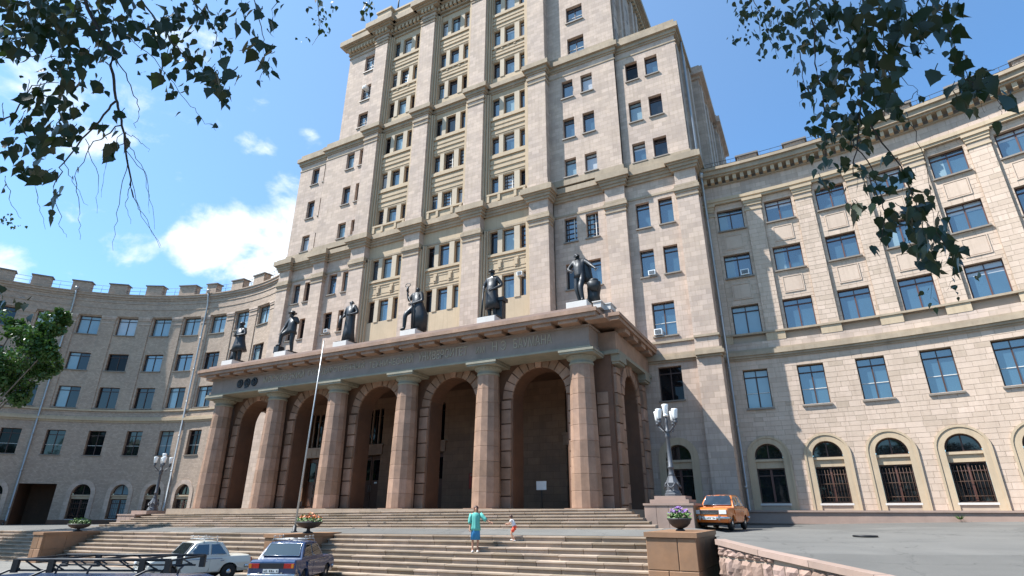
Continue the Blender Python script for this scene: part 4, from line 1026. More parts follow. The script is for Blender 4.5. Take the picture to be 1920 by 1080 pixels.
for a, b in segs:
    n_ = Vector(((b-a).y, -(b-a).x, 0)).normalized()
    for (i0, o0, z0, z1) in ((-.4, -.012, -2.6, -.10),):
        A, B, Cc, D = a+n_*o0, b+n_*o0, b+n_*i0, a+n_*i0
        mb.quad((A.x, A.y, a.z+z1), (B.x, B.y, b.z+z1), (B.x, B.y, -2.6), (A.x, A.y, -2.6)); mb.quad((D.x, D.y, a.z+z1), (Cc.x, Cc.y, b.z+z1), (Cc.x, Cc.y, -2.6), (D.x, D.y, -2.6))
mb.obj('core', 'joint', rw)
for k, (a, b) in enumerate(segs):                     # coping slabs
    m = max(1, int((b-a).length/1.1))
    for i in range(m):
        p, q = a.lerp(b, i/m+.004), a.lerp(b, (i+1)/m-.004); n_ = Vector(((b-a).y, -(b-a).x, 0)).normalized()
        mb = MB(); c8 = [p+n_*.07, q+n_*.07, q-n_*.22, p-n_*.22]
        mb.add([(v.x, v.y, v.z-.10) for v in c8]+[(v.x, v.y, v.z+.02) for v in c8], [(0, 3, 2, 1), (4, 5, 6, 7), (0, 1, 5, 4), (1, 2, 6, 5), (2, 3, 7, 6), (3, 0, 4, 7)], 0, RND.gauss(0, .07) or .01); mb.obj('coping_slab', 'pink', rw)
# lamp pedestals and candelabra
def pedestal(x0, x1, y0, y1, zb, zt, label):
    o = thing('lamp_pedestal', label, 'pedestal', ((x0+x1)/2, (y0+y1)/2, zb)); mb = MB(); mb.box(x0+.03, x1-.03, y0+.03, y1-.02, zb, zt-.03); mb.obj('core', 'joint', o)
    n = 4
    for i in range(n): mb = MB(); mb.bbox(lerp(x0, x1, i/n)+.004, lerp(x0, x1, (i+1)/n)-.004, y0, y0+.1, zb, zt-.07, .008, 0, RND.gauss(0, .07) or .01); mb.obj('stone_slab', 'pink', o)
    for i in range(3): mb = MB(); a, b = lerp(y0+.1, y1, i/3), lerp(y0+.1, y1, (i+1)/3); mb.box(x1-.05, x1, a+.004, b-.004, zb, zt-.07, 0, RND.gauss(-.05, .07) or .01); mb.obj('stone_slab', 'tan', o)
    mb = MB(); mb.box(x0-.03, x1+.03, y0-.03, y1, zt-.07, zt); mb.obj('coping', 'pink', o)
    return o
def candelabrum(x, y, z, label, K2=.86):
    o = thing('street_lamp', label, 'street lamp', (x, y, z), 0, 'candelabra flanking the portico stairs')
    k = 1.0
    mb = MB(); mb.lathe([(.42, 0), (.42, .1), (.37, .14), (.36, .22), (.30, .28), (.31, .5), (.33, .62), (.28, .72), (.21, .86), (.17, .95)], 8, (0, 0, 0), sm=False, a0=pi/8)
    for a in range(4):
        t = a*pi/2-pi/2; mb.tube([(.33*cos(t-.6), .33*sin(t-.6), .62), (.38*cos(t-.3), .38*sin(t-.3), .45), (.40*cos(t), .40*sin(t), .38), (.38*cos(t+.3), .38*sin(t+.3), .45), (.33*cos(t+.6), .33*sin(t+.6), .62)], .035, 6)
    child('base', mb.mesh('base', 'castiron', ks=K2), o)
    mb = MB(); mb.lathe([(.15, .95), (.17, 1.0), (.14, 1.06), (.125, 1.3), (.16, 1.33), (.16, 1.38), (.125, 1.42), (.095, 2.75), (.13, 2.8), (.15, 2.88), (.12, 2.96), (.15, 3.05), (.17, 3.12), (.08, 3.2), (.06, 3.5), (.09, 3.6), (.05, 3.7), (.045, 3.95)], 12); child('pole', mb.mesh('pole', 'castiron', ks=K2), o)
    arm = MB(); arm.tube([(0, 0, 3.05), (.22, 0, 3.12), (.42, 0, 3.3), (.54, 0, 3.42), (.56, 0, 3.5)], [.05, .042, .038, .035, .04], 6); arm.tube([(.25, 0, 3.14), (.36, 0, 3.05), (.42, 0, 3.14), (.37, 0, 3.2)], .018, 5); arm.lathe([(.03, 3.42), (.10, 3.5), (.11, 3.56), (.07, 3.6), (.12, 3.66), (.12, 3.7)], 10, (.56, 0, 0)); am = arm.mesh('arm', 'castiron', ks=K2)
    sh = MB(); sh.lathe([(.085, 3.70), (.115, 3.74), (.15, 4.08), (.165, 4.16), (.15, 4.18), (.05, 4.20)], 14, (.56, 0, 0)); sm_ = sh.mesh('lamp_shade', 'opal', ks=K2)
    for i in range(4):
        a = pi/4+.35+i*pi/2; child('arm', am, o, (0, 0, 0), (0, 0, a)); child('lamp_shade', sm_, o, (0, 0, 0), (0, 0, a))
    sh = MB(); sh.lathe([(.12, 3.86), (.13, 3.95), (.09, 3.98), (.115, 4.02), (.155, 4.38), (.17, 4.46), (.15, 4.48), (.05, 4.5)], 14); child('lamp_shade', sh.mesh('lamp_shade', 'opal', ks=K2), o)
pedestal(15.3, 17.0, -3.0, -.6, -.9, .17, 'pink stone pedestal under the right candelabrum')
mb = MB(); mb.box(15.48, 16.85, -2.85, -1.5, .17, .30); mb.box(15.62, 16.72, -2.72, -1.62, .30, .42); o = thing('lamp_step', 'two low pink steps under the right candelabrum', 'plinth', (16.2, -2.2, .17)); mb.obj('block', 'pink', o)
candelabrum(16.2, -2.2, .42, 'cast iron candelabrum with five white shades to the right of the portico')
pedestal(-16.6, -14.9, -3.0, -.6, -1.4, -.32, 'low stone pedestal under the left candelabrum')
mb = MB(); mb.box(-16.0, -14.5, -2.6, -1.2, -.32, -.12); o = thing('lamp_step', 'low stone step under the left candelabrum', 'plinth', (-15.3, -2, -.3)); mb.obj('block', 'pink', o)
candelabrum(-15.1, -1.9, -.12, 'cast iron candelabrum with white shades in front of the left wing')
# flower bowls
M['petal_o'] = plain('orange_petals', (.62, .16, .04), .6, 0, .4, 30); M['petal_v'] = plain('violet_petals', (.16, .07, .26), .6, 0, .4, 30); M['petal_y'] = plain('yellow_petals', (.60, .50, .12), .6, 0, .3, 30)
M['leafy'] = plain('bedding_leaves', (.07, .15, .025), .6, 0, .4, 25)
def bowl(x, y, z, r, hb, label, flabel, pet, foot=.18):
    o = thing('flower_bowl', label, 'flower bowl', (x, y, z), 0, 'flower bowls on the cheek walls')
    mb = MB(); mb.lathe([(r*.42, 0), (r*.40, .03), (r*.16, .07), (r*.13, foot), (r*.30, foot+.03)], 16, (x, y, z)); mb.obj('foot', 'bowl', o)
    mb = MB(); mb.lathe([(r*.25, foot), (r*.62, foot+hb*.2), (r*.9, foot+hb*.55), (r*.98, foot+hb*.85), (r*1.08, foot+hb), (r*1.05, foot+hb+.03), (r*.9, foot+hb)], 20, (x, y, z)); mb.obj('bowl', 'bowl', o)
    mb = MB(); mb.lathe([(r*.9, 0), (r*.5, .06), (.02, .09)], 14, (x, y, z+foot+hb-.02)); mb.obj('soil', 'soil', o)
    p = thing('bedding_plants', flabel, 'flowers', (x, y, z+foot+hb))
    L_ = MB(); F = MB()
    for k in range(260):
        a, rr = RND.random()*2*pi, r*.98*math.sqrt(RND.random()); h = RND.uniform(.02, .32)*(1.1-(rr/r)**2*.6)
        c = Vector((x+rr*cos(a), y+rr*sin(a), z+foot+hb+h)); t = Vector((RND.gauss(0, 1), RND.gauss(0, 1), RND.gauss(0, .7))).normalized(); s = RND.uniform(.03, .06); b = t.orthogonal().normalized()*s*.6
        tgt = F if h > .16 and RND.random() < .75 else L_
        tgt.add([c-t*s, c+b, c+t*s, c-b], [(0, 1, 2, 3)])
    kind(L_.obj('leaves', 'leafy', p), 'stuff')
    if F.v: kind(F.obj('petals', pet, p), 'stuff')
bowl(17.39, -7.2, -.60, .31, .24, 'dark round flower bowl on the right cheek wall below the candelabrum', 'violet and yellow pansies in the right bowl', ['petal_v'], .06)
bowl(3.45, -7.2, -.90, .46, .22, 'dark footed flower bowl above the blue car', 'orange flowers in the bowl above the blue car', ['petal_o'], .16)
bowl(-12.6, -7.0, -1.10, .48, .20, 'dark flower bowl in the shade at the far left', 'pale green plants in the far left bowl', ['leafy'], .12)
# flagpole
o = thing('flagpole', 'tall bare grey flagpole rising in front of the portico, behind the blue car', 'flagpole', (1.0, -6.0+.4, -.95)); fb = (1.0, -5.6, -.98)
mb = MB(); mb.tube([fb, (1.12, -5.6, 3.2), (1.26, -5.6, 7.35)], [.042, .034, .022], 8); mb.obj('pole', 'zinc', o)
mb = MB(); mb.ball((1.26, -5.6, 7.38), .03, 8, 6); mb.obj('finial', 'zinc', o)
mb = MB(); mb.lathe([(.14, 0), (.14, .05), (.08, .09), (.07, .3)], 10, fb); mb.obj('socket', 'iron', o)

# small things on the asphalt
mc = thing('manhole_cover', 'round iron manhole cover in the asphalt of the ramp', 'manhole cover', (21.9, -4.0, -.72))
mb = MB(); mb.lathe([(.32, 0), (.32, .035), (.27, .04), (.25, .03), (.0, .03)], 20, (21.9, -4.0, -.755)); mb.obj('cover', 'iron', mc)
wd = thing('weed_tuft', 'small green weed growing at the foot of the right wing', 'weed', fR(6.0, .72, -.35)); x, y, z = fR(6.0, .75, -.36)
mb = MB()
for k in range(60):
    a = RND.random()*6.28; l = RND.uniform(.1, .28); d = Vector((cos(a)*.6, sin(a)*.6, RND.uniform(.4, 1.2))).normalized(); b = Vector((-sin(a), cos(a), 0))*.02; p = Vector((x+cos(a)*.05, y+sin(a)*.05, z)); mb.add([p-b, p+b, p+d*l], [(0, 1, 2)])
kind(mb.obj('blades', 'leafy', wd), 'stuff')
# ------------------------------------------------------------------ cars
M['chrome'] = plain('chrome', (.55, .56, .57), .18, .9, .1); M['tyre'] = plain('tyre_rubber', (.018, .017, .016), .85); M['under'] = plain('underbody', (.012, .011, .010), .9)
M['redlens'] = plain('red_lens', (.42, .02, .012), .25); M['amber'] = plain('amber_lens', (.6, .2, .02), .25); M['clear'] = plain('clear_lens', (.62, .63, .62), .12); M['plate'] = plain('number_plate', (.70, .70, .66), .5)
M['seat'] = plain('car_seat', (.05, .035, .03), .9)
def paint(name, c, var=.06): M[name] = plain(name, c, .33, 0, var, 3, .5, .6); return name
def plate3(mb, pts, n, t=.012):
    """thin solid panel on a planar polygon"""
    n = Vector(n).normalized()*t; m = len(pts); P = [Vector(p) for p in pts]
    mb.add([p+n for p in P]+[p-n for p in P], [tuple(range(m)), tuple(range(m, 2*m))[::-1]]+[(i, m+i, m+(i+1) % m, (i+1) % m) for i in range(m)])
def loft_outline(mb, outline, rings, zc, hw=None, crown=.015):
    """side outline (x,z) swept across the car; rings: (fraction of half width, inset)"""
    m = len(outline); lx = max(abs(x) for x, z in outline); hz = max(abs(z-zc) for x, z in outline); vs = []
    for fr, ins in rings:
        for x, z in outline:
            xx = x*(1-ins/lx); zz = zc+(z-zc)*(1-ins/hz)
            vs.append((xx, fr*hw(z), zz+crown*(1-fr*fr)*(1 if z > zc else 0)))
    fs = [tuple(range(m)), tuple(range((len(rings)-1)*m, len(rings)*m))[::-1]]
    for r in range(len(rings)-1):
        for i in range(m): fs.append((r*m+i, (r+1)*m+i, (r+1)*m+(i+1) % m, r*m+(i+1) % m))
    mb.add(vs, fs)
def car(name, label, cat, pnt, loc, rz, L, W, H, zh, zb, zt, xw, xf, xr, xb, wf, wr, wrad=.29, lamps='round', tail='square', rack=False, plate_txt=None, chrome_rim=True):
    o = thing(name, label, cat, loc, rz); mk = lambda nm, mb, mats, par=o: child(nm, mb.mesh(nm, mats, ks=1), par)
    ra = wrad+.06; z0 = .24; h2 = L/2
    def arc(x): return [(x+ra*cos(t), max(z0, wrad+ra*sin(t))) for t in [pi*i/8 for i in range(9)]]
    out = [(-h2+.08, .30), (-h2+.01, .42), (-h2, zt-.22), (-h2+.03, zt-.06), (-h2+.12, zt), (xb, zb-.02), (xw, zb-.02), (lerp(xw, h2, .5), lerp(zb, zh, .45)), (h2-.20, zh), (h2-.06, zh-.05), (h2, zh-.2), (h2-.01, .42), (h2-.08, .30)]
    out += arc(wf)+arc(wr)
    mb = MB(); loft_outline(mb, out, [(-1, .07), (-.985, .03), (-.94, 0), (-.6, 0), (0, 0), (.6, 0), (.94, 0), (.985, .03), (1, .07)], .55, lambda z: W/2 - (.05 if z < .32 else 0) - .03*max(0, (z-.62)/.3), .02)
    mk('body', mb, pnt)
    cab = [(xb-.02, zb-.05), (lerp(xb, xr, .5), lerp(zb, H, .56)), (xr-.05, H-.05), (xr+.12, H-.005), ((xr+xf)/2, H+.01), (xf-.14, H-.008), (xf+.03, H-.05), (lerp(xw, xf, .5), lerp(zb, H, .52)), (xw+.02, zb-.05)]
    hw = lambda z: lerp(W/2-.05, W/2-.19, max(0, min(1, (z-zb)/(H-zb))))
    mb = MB(); loft_outline(mb, cab, [(-1, .03), (-.965, .005), (-.8, 0), (0, 0), (.8, 0), (.965, .005), (1, .03)], (zb+H)/2, hw, .02); mk('roof', mb, pnt)
    def glz(x0, za, x1, zc_, fr, nm):
        sgn = 1 if x0 > x1 else -1; n = Vector((zc_-za, 0, abs(x0-x1))); n.x *= sgn; n.normalize()
        a, b = hw(za)*fr, hw(zc_)*fr; off = n*.03
        mb = MB(); plate3(mb, [Vector(p)+off for p in ((x0, -a, za), (x0, a, za), (x1, b, zc_), (x1, -b, zc_))], n, .01); g = mk(nm, mb, 'carglass')
        rb = MB(); q = [Vector(p)+n*.041 for p in ((x0, -a, za), (x0, a, za), (x1, b, zc_), (x1, -b, zc_), (x0, -a, za))]; rb.tube(q, .014, 5); child('trim', rb.mesh('trim', 'chrome', ks=1), g)
    glz(lerp(xw, xf, .12), lerp(zb, H, .10), lerp(xw, xf, .86), lerp(zb, H, .86), .87, 'windscreen'); glz(lerp(xb, xr, .14), lerp(zb, H, .12), lerp(xb, xr, .84), lerp(zb, H, .84), .86, 'rear_window')
    for s in (-1, 1):
        zA, zB = lerp(zb, H, .09), lerp(zb, H, .82); ys = lambda z: s*(hw(z)+.004)
        fx = lambda z: lerp(xw, xf, (z-zb)/(H-zb))-.13; rx = lambda z: lerp(xb, xr, (z-zb)/(H-zb))+.13; mid = (xf+xr)/2-.05
        for x0, x1 in ((lambda z: fx(z), lambda z: mid+.045), (lambda z: mid-.045, lambda z: rx(z))):
            mb = MB(); pts = [(x0(zA), ys(zA), zA), (x1(zA), ys(zA), zA), (x1(zB), ys(zB), zB), (x0(zB), ys(zB), zB)]
            plate3(mb, pts, (0, s, .3), .006); g = mk('side_window', mb, 'carglass')
            rb = MB(); rb.tube([Vector(p)+Vector((0, s*.008, 0)) for p in pts+pts[:1]], .011, 5); child('trim', rb.mesh('trim', 'chrome' if chrome_rim else 'iron', ks=1), g)
        y = s*W/2
        for x0, x1 in ((wf-ra-.06, mid), (mid-.03, wr+ra*.55)):
            mb = MB(); poly = [(x0, .33), (x0, zb-.12), (x1, zb-.12), (x1, .33 if x1 == mid else .62)]
            if x1 != mid: poly = [(x0, .33), (x0, zb-.12), (x1, zb-.12), (x1, .66), (x1+.28, .33)]
            mb.prism(poly, y-.012, y+s*.006 if s > 0 else y+.012); 
            d = mk('door', mb if s > 0 else mb, pnt)
            if s < 0: d.location.y = -.006-.012+.012
            hb = MB(); hb.box(x1+.08, x1+.22, y+s*.004, y+s*.03, zb-.19, zb-.165); child('handle', hb.mesh('handle', 'chrome', ks=1), d)
        mb = MB(); mb.box(wr+ra, wf-ra, y-.01, y+.01, zb-.115, zb-.095); mk('side_trim', mb, 'chrome')
    wt = MB(); wt.lathe([(wrad*.62, -.08), (wrad*.92, -.085), (wrad, -.05), (wrad, .05), (wrad*.92, .085), (wrad*.62, .08)], 20); wt.xf(Matrix.Rotation(pi/2, 4, 'X')); tm = wt.mesh('tyre', 'tyre', ks=1)
    hc = MB(); hc.lathe([(wrad*.64, -.06), (wrad*.64, .05), (wrad*.5, .07), (wrad*.36, .06), (wrad*.3, .09), (.02, .1)], 18); hc.xf(Matrix.Rotation(-pi/2, 4, 'X')); hm = hc.mesh('hubcap', 'chrome', ks=1)
    for x in (wf, wr):
        for s in (1, -1):
            w = child('wheel', None, o, (x, s*(W/2-.13), wrad), (0, 0, 0 if s > 0 else pi)); child('tyre', tm, w); child('hubcap', hm, w)
    mb = MB(); mb.box(-h2+.15, h2-.15, -W/2+.27, W/2-.27, .2, .62); mb.box(xr, xf, -W/2+.25, W/2-.25, .5, zb); mk('underbody', mb, 'under')
    for x in (mid+.35, mid-.45):
        for s in (-1, 1): mb = MB(); mb.box(x-.1, x+.02, s*.36-.2, s*.36+.2, zb-.3, zb+.14); mb.box(x-.08, x+.01, s*.36-.1, s*.36+.1, zb+.13, zb+.28); mk('seat', mb, 'seat')
    for x, s in ((h2+.03, 1), (-h2-.03, -1)):
        mb = MB(); mb.tube([(x-s*.28, -W/2-.01, .47), (x-s*.05, -W/2+.06, .47), (x, -W/2+.25, .47), (x+s*.01, 0, .47), (x, W/2-.25, .47), (x-s*.05, W/2-.06, .47), (x-s*.28, W/2+.01, .47)], .055, 7)
        for y in (-.38, .38): mb.box(x-.03, x+s*.07 if s > 0 else x+.03, y-.03, y+.03, .38, .56)
        mk('bumper', mb, 'chrome')
        mb = MB(); px = x+s*.045; pz = .46 if s > 0 else .60; px = px if s > 0 else -h2-.012; mb.box(min(px, px+s*.012), max(px, px+s*.012), -.26, .26, pz-.055, pz+.055); pl = mk('number_plate', mb, 'plate')
        dg = MB(); xx = px+s*.014
        for i in range(8):
            if i in (1, 5): continue
            yy = -.21+i*.06; dg.box(min(xx, xx+s*.003), max(xx, xx+s*.003), yy-.016, yy+.016, pz-.03, pz+.03 - (.018 if i in (2, 7) else 0))
        child('plate_digit', dg.mesh('plate_digit', 'iron', ks=1), pl)['kind'] = 'stuff'
    mb = MB(); mb.box(-h2-.008, -h2+.06, -W/2+.4, W/2-.4, zt-.25, zt-.09); mk('tail_panel', mb, 'tailpanel')
    gr = MB(); gr.box(h2-.05, h2+.012, -W/2+.36, W/2-.36, zh-.23, zh-.07); g = mk('radiator_grille', gr, 'iron')
    gb = MB()
    for i in range(3): gb.box(h2+.01, h2+.018, -W/2+.36, W/2-.36, zh-.215+i*.055, zh-.20+i*.055)
    child('grille_bar', gb.mesh('grille_bar', 'chrome', ks=1), g)['kind'] = 'stuff'
    for s in (-1, 1):
        mb = MB()
        if lamps == 'round': mb.lathe([(.10, 0), (.10, .05), (.06, .075), (.01, .08)], 14); mb.xf(Matrix.Translation((h2-.035, s*(W/2-.2), zh-.15)) @ Matrix.Rotation(pi/2, 4, 'Y'))
        else: mb.box(h2-.06, h2+.02, s*(W/2-.2)-.14, s*(W/2-.2)+.14, zh-.22, zh-.07)
        mk('headlight', mb, 'clear')
        mb = MB(); yc = s*(W/2-.22); mb.box(-h2-.02, -h2+.06, yc-.17, yc+.17, zt-.24, zt-.10); t = mk('tail_light', mb, 'redlens')
        mb = MB(); mb.box(-h2-.026, -h2, yc+s*.12-.04, yc+s*.12+.04, zt-.235, zt-.105); child('indicator', mb.mesh('indicator', 'amber', ks=1), t)
    mb = MB(); mb.tube([(xw-.15, W/2-.05, zb+.02), (xw-.2, W/2+.08, zb+.08)], .012, 5); mb.box(xw-.23, xw-.2, W/2+.04, W/2+.18, zb+.05, zb+.16); mk('wing_mirror', mb, 'chrome')
    if rack:
        r = MB()
        for x in (xr+.15, xf-.25): r.tube([(x, -W/2+.17, H-.06), (x, -W/2+.2, H+.08), (x, W/2-.2, H+.08), (x, W/2-.17, H-.06)], .013, 5)
        for y in (-W/2+.25, 0, W/2-.25): r.tube([(xr+.05, y, H+.09), (xf-.15, y, H+.09)], .012, 5)
        for x in (xr+.15, (xr+xf)/2, xf-.25):
            for y in (-W/2+.25, W/2-.25): r.tube([(x, y, H+.09), (x, y, H+.2)], .011, 5)
        r.tube([(xr+.05, -W/2+.25, H+.17), (xf-.15, -W/2+.25, H+.17)], .011, 5); r.tube([(xr+.05, W/2-.25, H+.17), (xf-.15, W/2-.25, H+.17)], .011, 5)
        mk('roof_rack', r, 'zinc')
    return o
paint('blue_paint', (.020, .046, .115)); paint('cream_paint', (.56, .54, .47)); paint('orange_paint', (.62, .155, .018)); paint('navy_paint', (.02, .035, .10)); paint('red_paint', (.25, .02, .015))
car('parked_car', 'dark blue saloon parked with its tail and number plate towards us', 'car', 'blue_paint', (5.95, -10.0, lot_z(6)), rad(116), 4.07, 1.61, 1.43, .86, .93, .92, .72, .22, -.92, -1.42, 1.27, -1.15, rack=True, lamps='round')
car('parked_car', 'white saloon with a roof rack and short rounded tail beside the blue car', 'car', 'cream_paint', (1.95, -10.6, lot_z(1.9)), rad(-104), 3.75, 1.57, 1.38, .82, .88, .86, .70, .28, -.62, -1.02, 1.15, -1.05, rack=True, lamps='round')
car('parked_car', 'orange saloon parked below the right wing beside the candelabrum', 'car', 'orange_paint', (17.62, -1.0, -.70), rad(-96), 3.76, 1.44, 1.36, .83, .885, .85, .65, .20, -.88, -1.33, 1.1, -1.1, .27, lamps='square')
x, y, z = fL(-17.9, 4.2, -.95+gz(-39)); car('parked_car', 'small dark blue car at the mouth of the dark gateway', 'car', 'navy_paint', (x, y, z), rad(150), 3.9, 1.57, 1.4, .84, .9, .88, .7, .25, -.8, -1.2, 1.2, -1.1)
# van with the big roof rack, close to the camera (only its roof shows)
vp = CAM+(CR*((215-960)/1050.4)+CU*((540-1052)/1050.4)+CF)*6.3
van = thing('van', 'van with a long black roof rack in the bottom left corner', 'van', (vp.x, vp.y, lot_z(vp.x)), math.atan2(RT.y, RT.x))
hz = (vp.z-lot_z(vp.x))*K; vm = lambda n, mb, m: child(n, mb.mesh(n, m, ks=1), van)
mb = MB(); roofz = hz-.21; ob = [(-1.9, .3), (-1.95, .6), (-1.93, 1.1), (-1.8, roofz-.1), (-1.65, roofz), (.9, roofz), (1.1, roofz-.06), (1.45, 1.15), (1.9, 1.0), (2.05, .8), (2.05, .4), (1.95, .3)]
ob += [(1.25+.37*cos(t), max(.26, .3+.37*sin(t))) for t in [pi*i/8 for i in range(9)]]+[(-1.15+.37*cos(t), max(.26, .3+.37*sin(t))) for t in [pi*i/8 for i in range(9)]]
loft_outline(mb, ob, [(-1, .06), (-.97, .02), (-.9, 0), (0, 0), (.9, 0), (.97, .02), (1, .06)], .9, lambda z: .82-.10*max(0, (z-1)/.8), .03); vm('body', mb, 'blue_paint')
for s in (-1, 1):
    for a, b in ((-1.6, -.6), (-.5, .35), (.42, 1.0)): mb = MB(); mb.box(a, b, s*.79-.02, s*.79+.02, 1.08, roofz-.22); vm('side_window', mb, 'carglass')
for x in (1.25, -1.15):
    for s in (-1, 1): mb = MB(); mb.lathe([(.18, -.08), (.29, -.08), (.3, 0), (.29, .08), (.18, .08)], 18); mb.xf(Matrix.Translation((x, s*.72, .3)) @ Matrix.Rotation(pi/2, 4, 'X')); vm('wheel', mb, 'tyre')
rk = thing('roof_rack', 'long black tubular roof rack with curved feet on the van roof', 'roof rack', (vp.x, vp.y, lot_z(vp.x)), math.atan2(RT.y, RT.x))
rm = lambda n, mb: child(n, mb.mesh(n, 'iron', ks=1), rk)
r0, r1, rw2 = -.94, .96, .42
for y in (-rw2, rw2): mb = MB(); mb.tube([(r0, y, hz+.045), (r1, y, hz+.045)], .017, 7); rm('top_rail', mb); mb = MB(); mb.tube([(r0-.03, y*.96, hz-.075), (r1-.1, y*.96, hz-.075)], .013, 6); rm('lower_rail', mb)
for x in (r0, -.55, -.02, .5, r1): mb = MB(); mb.tube([(x, -rw2, hz+.04), (x, rw2, hz+.04)], .014, 6); rm('cross_bar', mb)
for i in range(6):
    x = lerp(r0+.1, r1-.35, i/5)
    for y in (-rw2, rw2):
        mb = MB(); mb.tube([(x, y, hz+.04), (x+.10, y*.97, hz-.02), (x+.22, y*.96, hz-.075)], .010, 5); rm('brace', mb)
for x in (r0-.0, -.5, .75):
    for s in (-1, 1): mb = MB(); mb.tube([(x+.05, s*rw2*.96, hz-.06), (x-.06, s*rw2*1.03, hz-.075), (x-.16, s*(rw2+.10), hz-.14), (x-.22, s*(rw2+.16), hz-.25)], .015, 6); rm('foot', mb)
for x in (r0, -.5, .62, r1-.02):
    for s in (-1, 1): mb = MB(); mb.box(x-.035, x+.035, s*rw2-.02, s*rw2+.02, hz-.10, hz+.05); rm('clamp', mb)

# ------------------------------------------------------------------ figures
def skin(nodes, edges, root, sub=1):
    """one continuous body grown round a skeleton; nodes: name -> (pos, radius)"""
    names = list(nodes); me = bpy.data.meshes.new('body'); me.from_pydata([nodes[n][0] for n in names], [(names.index(a), names.index(b)) for a, b in edges], [])
    o = bpy.data.objects.new('body', me); COL.objects.link(o)
    o.modifiers.new('s', 'SKIN'); o.modifiers.new('u', 'SUBSURF').levels = sub
    for i, n in enumerate(names):
        r = nodes[n][1]; sv = me.skin_vertices[0].data[i]; sv.radius = r if isinstance(r, tuple) else (r, r); sv.use_root = n == root
    bpy.context.view_layer.update()
    r = bpy.data.meshes.new_from_object(o.evaluated_get(bpy.context.evaluated_depsgraph_get())); bpy.data.objects.remove(o)
    return [tuple(v.co) for v in r.vertices], [tuple(p.vertices) for p in r.polygons]
EDGES = [('pelvis', 'waist'), ('waist', 'chest'), ('chest', 'neck'), ('neck', 'head'), ('head', 'crown')]
for s in 'LR': EDGES += [('chest', 'sh'+s), ('sh'+s, 'el'+s), ('el'+s, 'wr'+s), ('wr'+s, 'pa'+s), ('pelvis', 'hip'+s), ('hip'+s, 'kn'+s), ('kn'+s, 'an'+s), ('an'+s, 'to'+s)]
def body(pose, bulk=1., child_=False):
    B = dict(pelvis=(0, 0, .96), waist=(0, 0, 1.12), chest=(0, 0, 1.32), neck=(0, .0, 1.49), head=(0, -.015, 1.60), crown=(0, -.01, 1.70))
    for s, g in (('L', -1), ('R', 1)):
        B['sh'+s] = (g*.18, 0, 1.43); B['el'+s] = (g*.23, .03, 1.15); B['wr'+s] = (g*.24, -.06, .91); B['pa'+s] = None
        B['hip'+s] = (g*.095, 0, .92); B['kn'+s] = (g*.10, -.02, .50); B['an'+s] = (g*.10, .02, .09); B['to'+s] = None
    for k, v in pose.items():
        if k in B: B[k] = v
    for s in 'LR':
        w, e = Vector(B['wr'+s]), Vector(B['el'+s])
        if B['pa'+s] is None: B['pa'+s] = tuple(w+(w-e).normalized()*.09)
        if B['to'+s] is None: a = B['an'+s]; B['to'+s] = (a[0]+(.03 if s == 'R' else -.03), a[1]-.17, a[2]-.05)
    Rr = dict(pelvis=(.14*bulk, .11*bulk), waist=(.125*bulk, .10*bulk), chest=(.15*bulk, .11*bulk), neck=.052, head=(.075, .088), crown=(.055, .06))
    for s in 'LR': Rr.update({'sh'+s: .065*bulk, 'el'+s: .047*bulk, 'wr'+s: .034, 'pa'+s: (.038, .018), 'hip'+s: .09*bulk, 'kn'+s: .062*bulk, 'an'+s: .042*bulk, 'to'+s: (.045, .028)})
    vs, fs = skin({k: (B[k], Rr[k]) for k in B}, EDGES, 'pelvis')
    mb = MB(); mb.add(vs, fs, 0, 0, True)
    h = Vector(B['head']); mb.tube([h+Vector((0, -.085, .02)), h+Vector((0, -.115, -.015)), h+Vector((0, -.09, -.02))], [.010, .016, .010], 5)      # nose
    for s in (-1, 1): mb.ball(h+Vector((s*.085, .0, 0)), (.012, .022, .032), 6, 5)
    for s in 'LR':
        p, w = Vector(B['pa'+s]), Vector(B['wr'+s]); d = (p-w).normalized(); side = d.cross(Vector((0, 1, 0))); side = side.normalized() if side.length > .1 else Vector((1, 0, 0))
        spread = pose.get('spread'+s, .25); curl = Vector((0, -1, 0))*pose.get('curl', .35)
        for i, l in enumerate((.062, .075, .080, .072)):
            t = (i-1.5)/1.5; b = p+side*t*.032; d2 = (d+side*t*spread).normalized(); mb.tube([b-d*.03, b+d2*l*.5, b+(d2+curl).normalized()*l], [.0105, .0095, .007], 5)
        b = w+d*.03-side*.03; mb.tube([b, b-side*.03+d*.03, b-side*.035+d*.065], [.012, .011, .008], 5)
    return mb, B
def loft(mb, rings, n=22, folds=0, amp=0., ph=0., cap=True):
    vs = []; fs = []
    for i, (cx, cy, z, rx, ry) in enumerate(rings):
        f = i/(len(rings)-1)
        for k in range(n): a = 2*pi*k/n; m = 1+amp*f*sin(folds*a+ph)+amp*.5*f*sin((folds+3)*a+2*ph); vs.append((cx+rx*cos(a)*m, cy+ry*sin(a)*m, z))
    for i in range(len(rings)-1):
        for k in range(n): fs.append((i*n+k, i*n+(k+1) % n, (i+1)*n+(k+1) % n, (i+1)*n+k))
    if cap: fs += [tuple(range(n))[::-1], tuple((len(rings)-1)*n+k for k in range(n))]
    mb.add(vs, fs, 0, 0, True)
def statue(i, label, pose, extras, rz=0., bulk=1.42, scale=1.86):
    o = thing('bronze_statue', label, 'statue', (CX[i]+.05, -.32, 9.06), rz, 'bronze statues along the portico roof')
    mb, B = body(pose, bulk); child('figure', mb.mesh('figure', 'bronze', ks=scale), o)
    for nm, fn_ in extras: m = MB(); fn_(m); child(nm, m.mesh(nm, 'bronze', ks=scale), o)
    m = MB(); m.box(-.34, .34, -.32, .30, -.0, .05); child('base', m.mesh('base', 'bronze', ks=scale), o)
def coat(*r, folds=7, amp=.06, ph=0): return lambda m: loft(m, list(r), 26, folds, amp, ph)
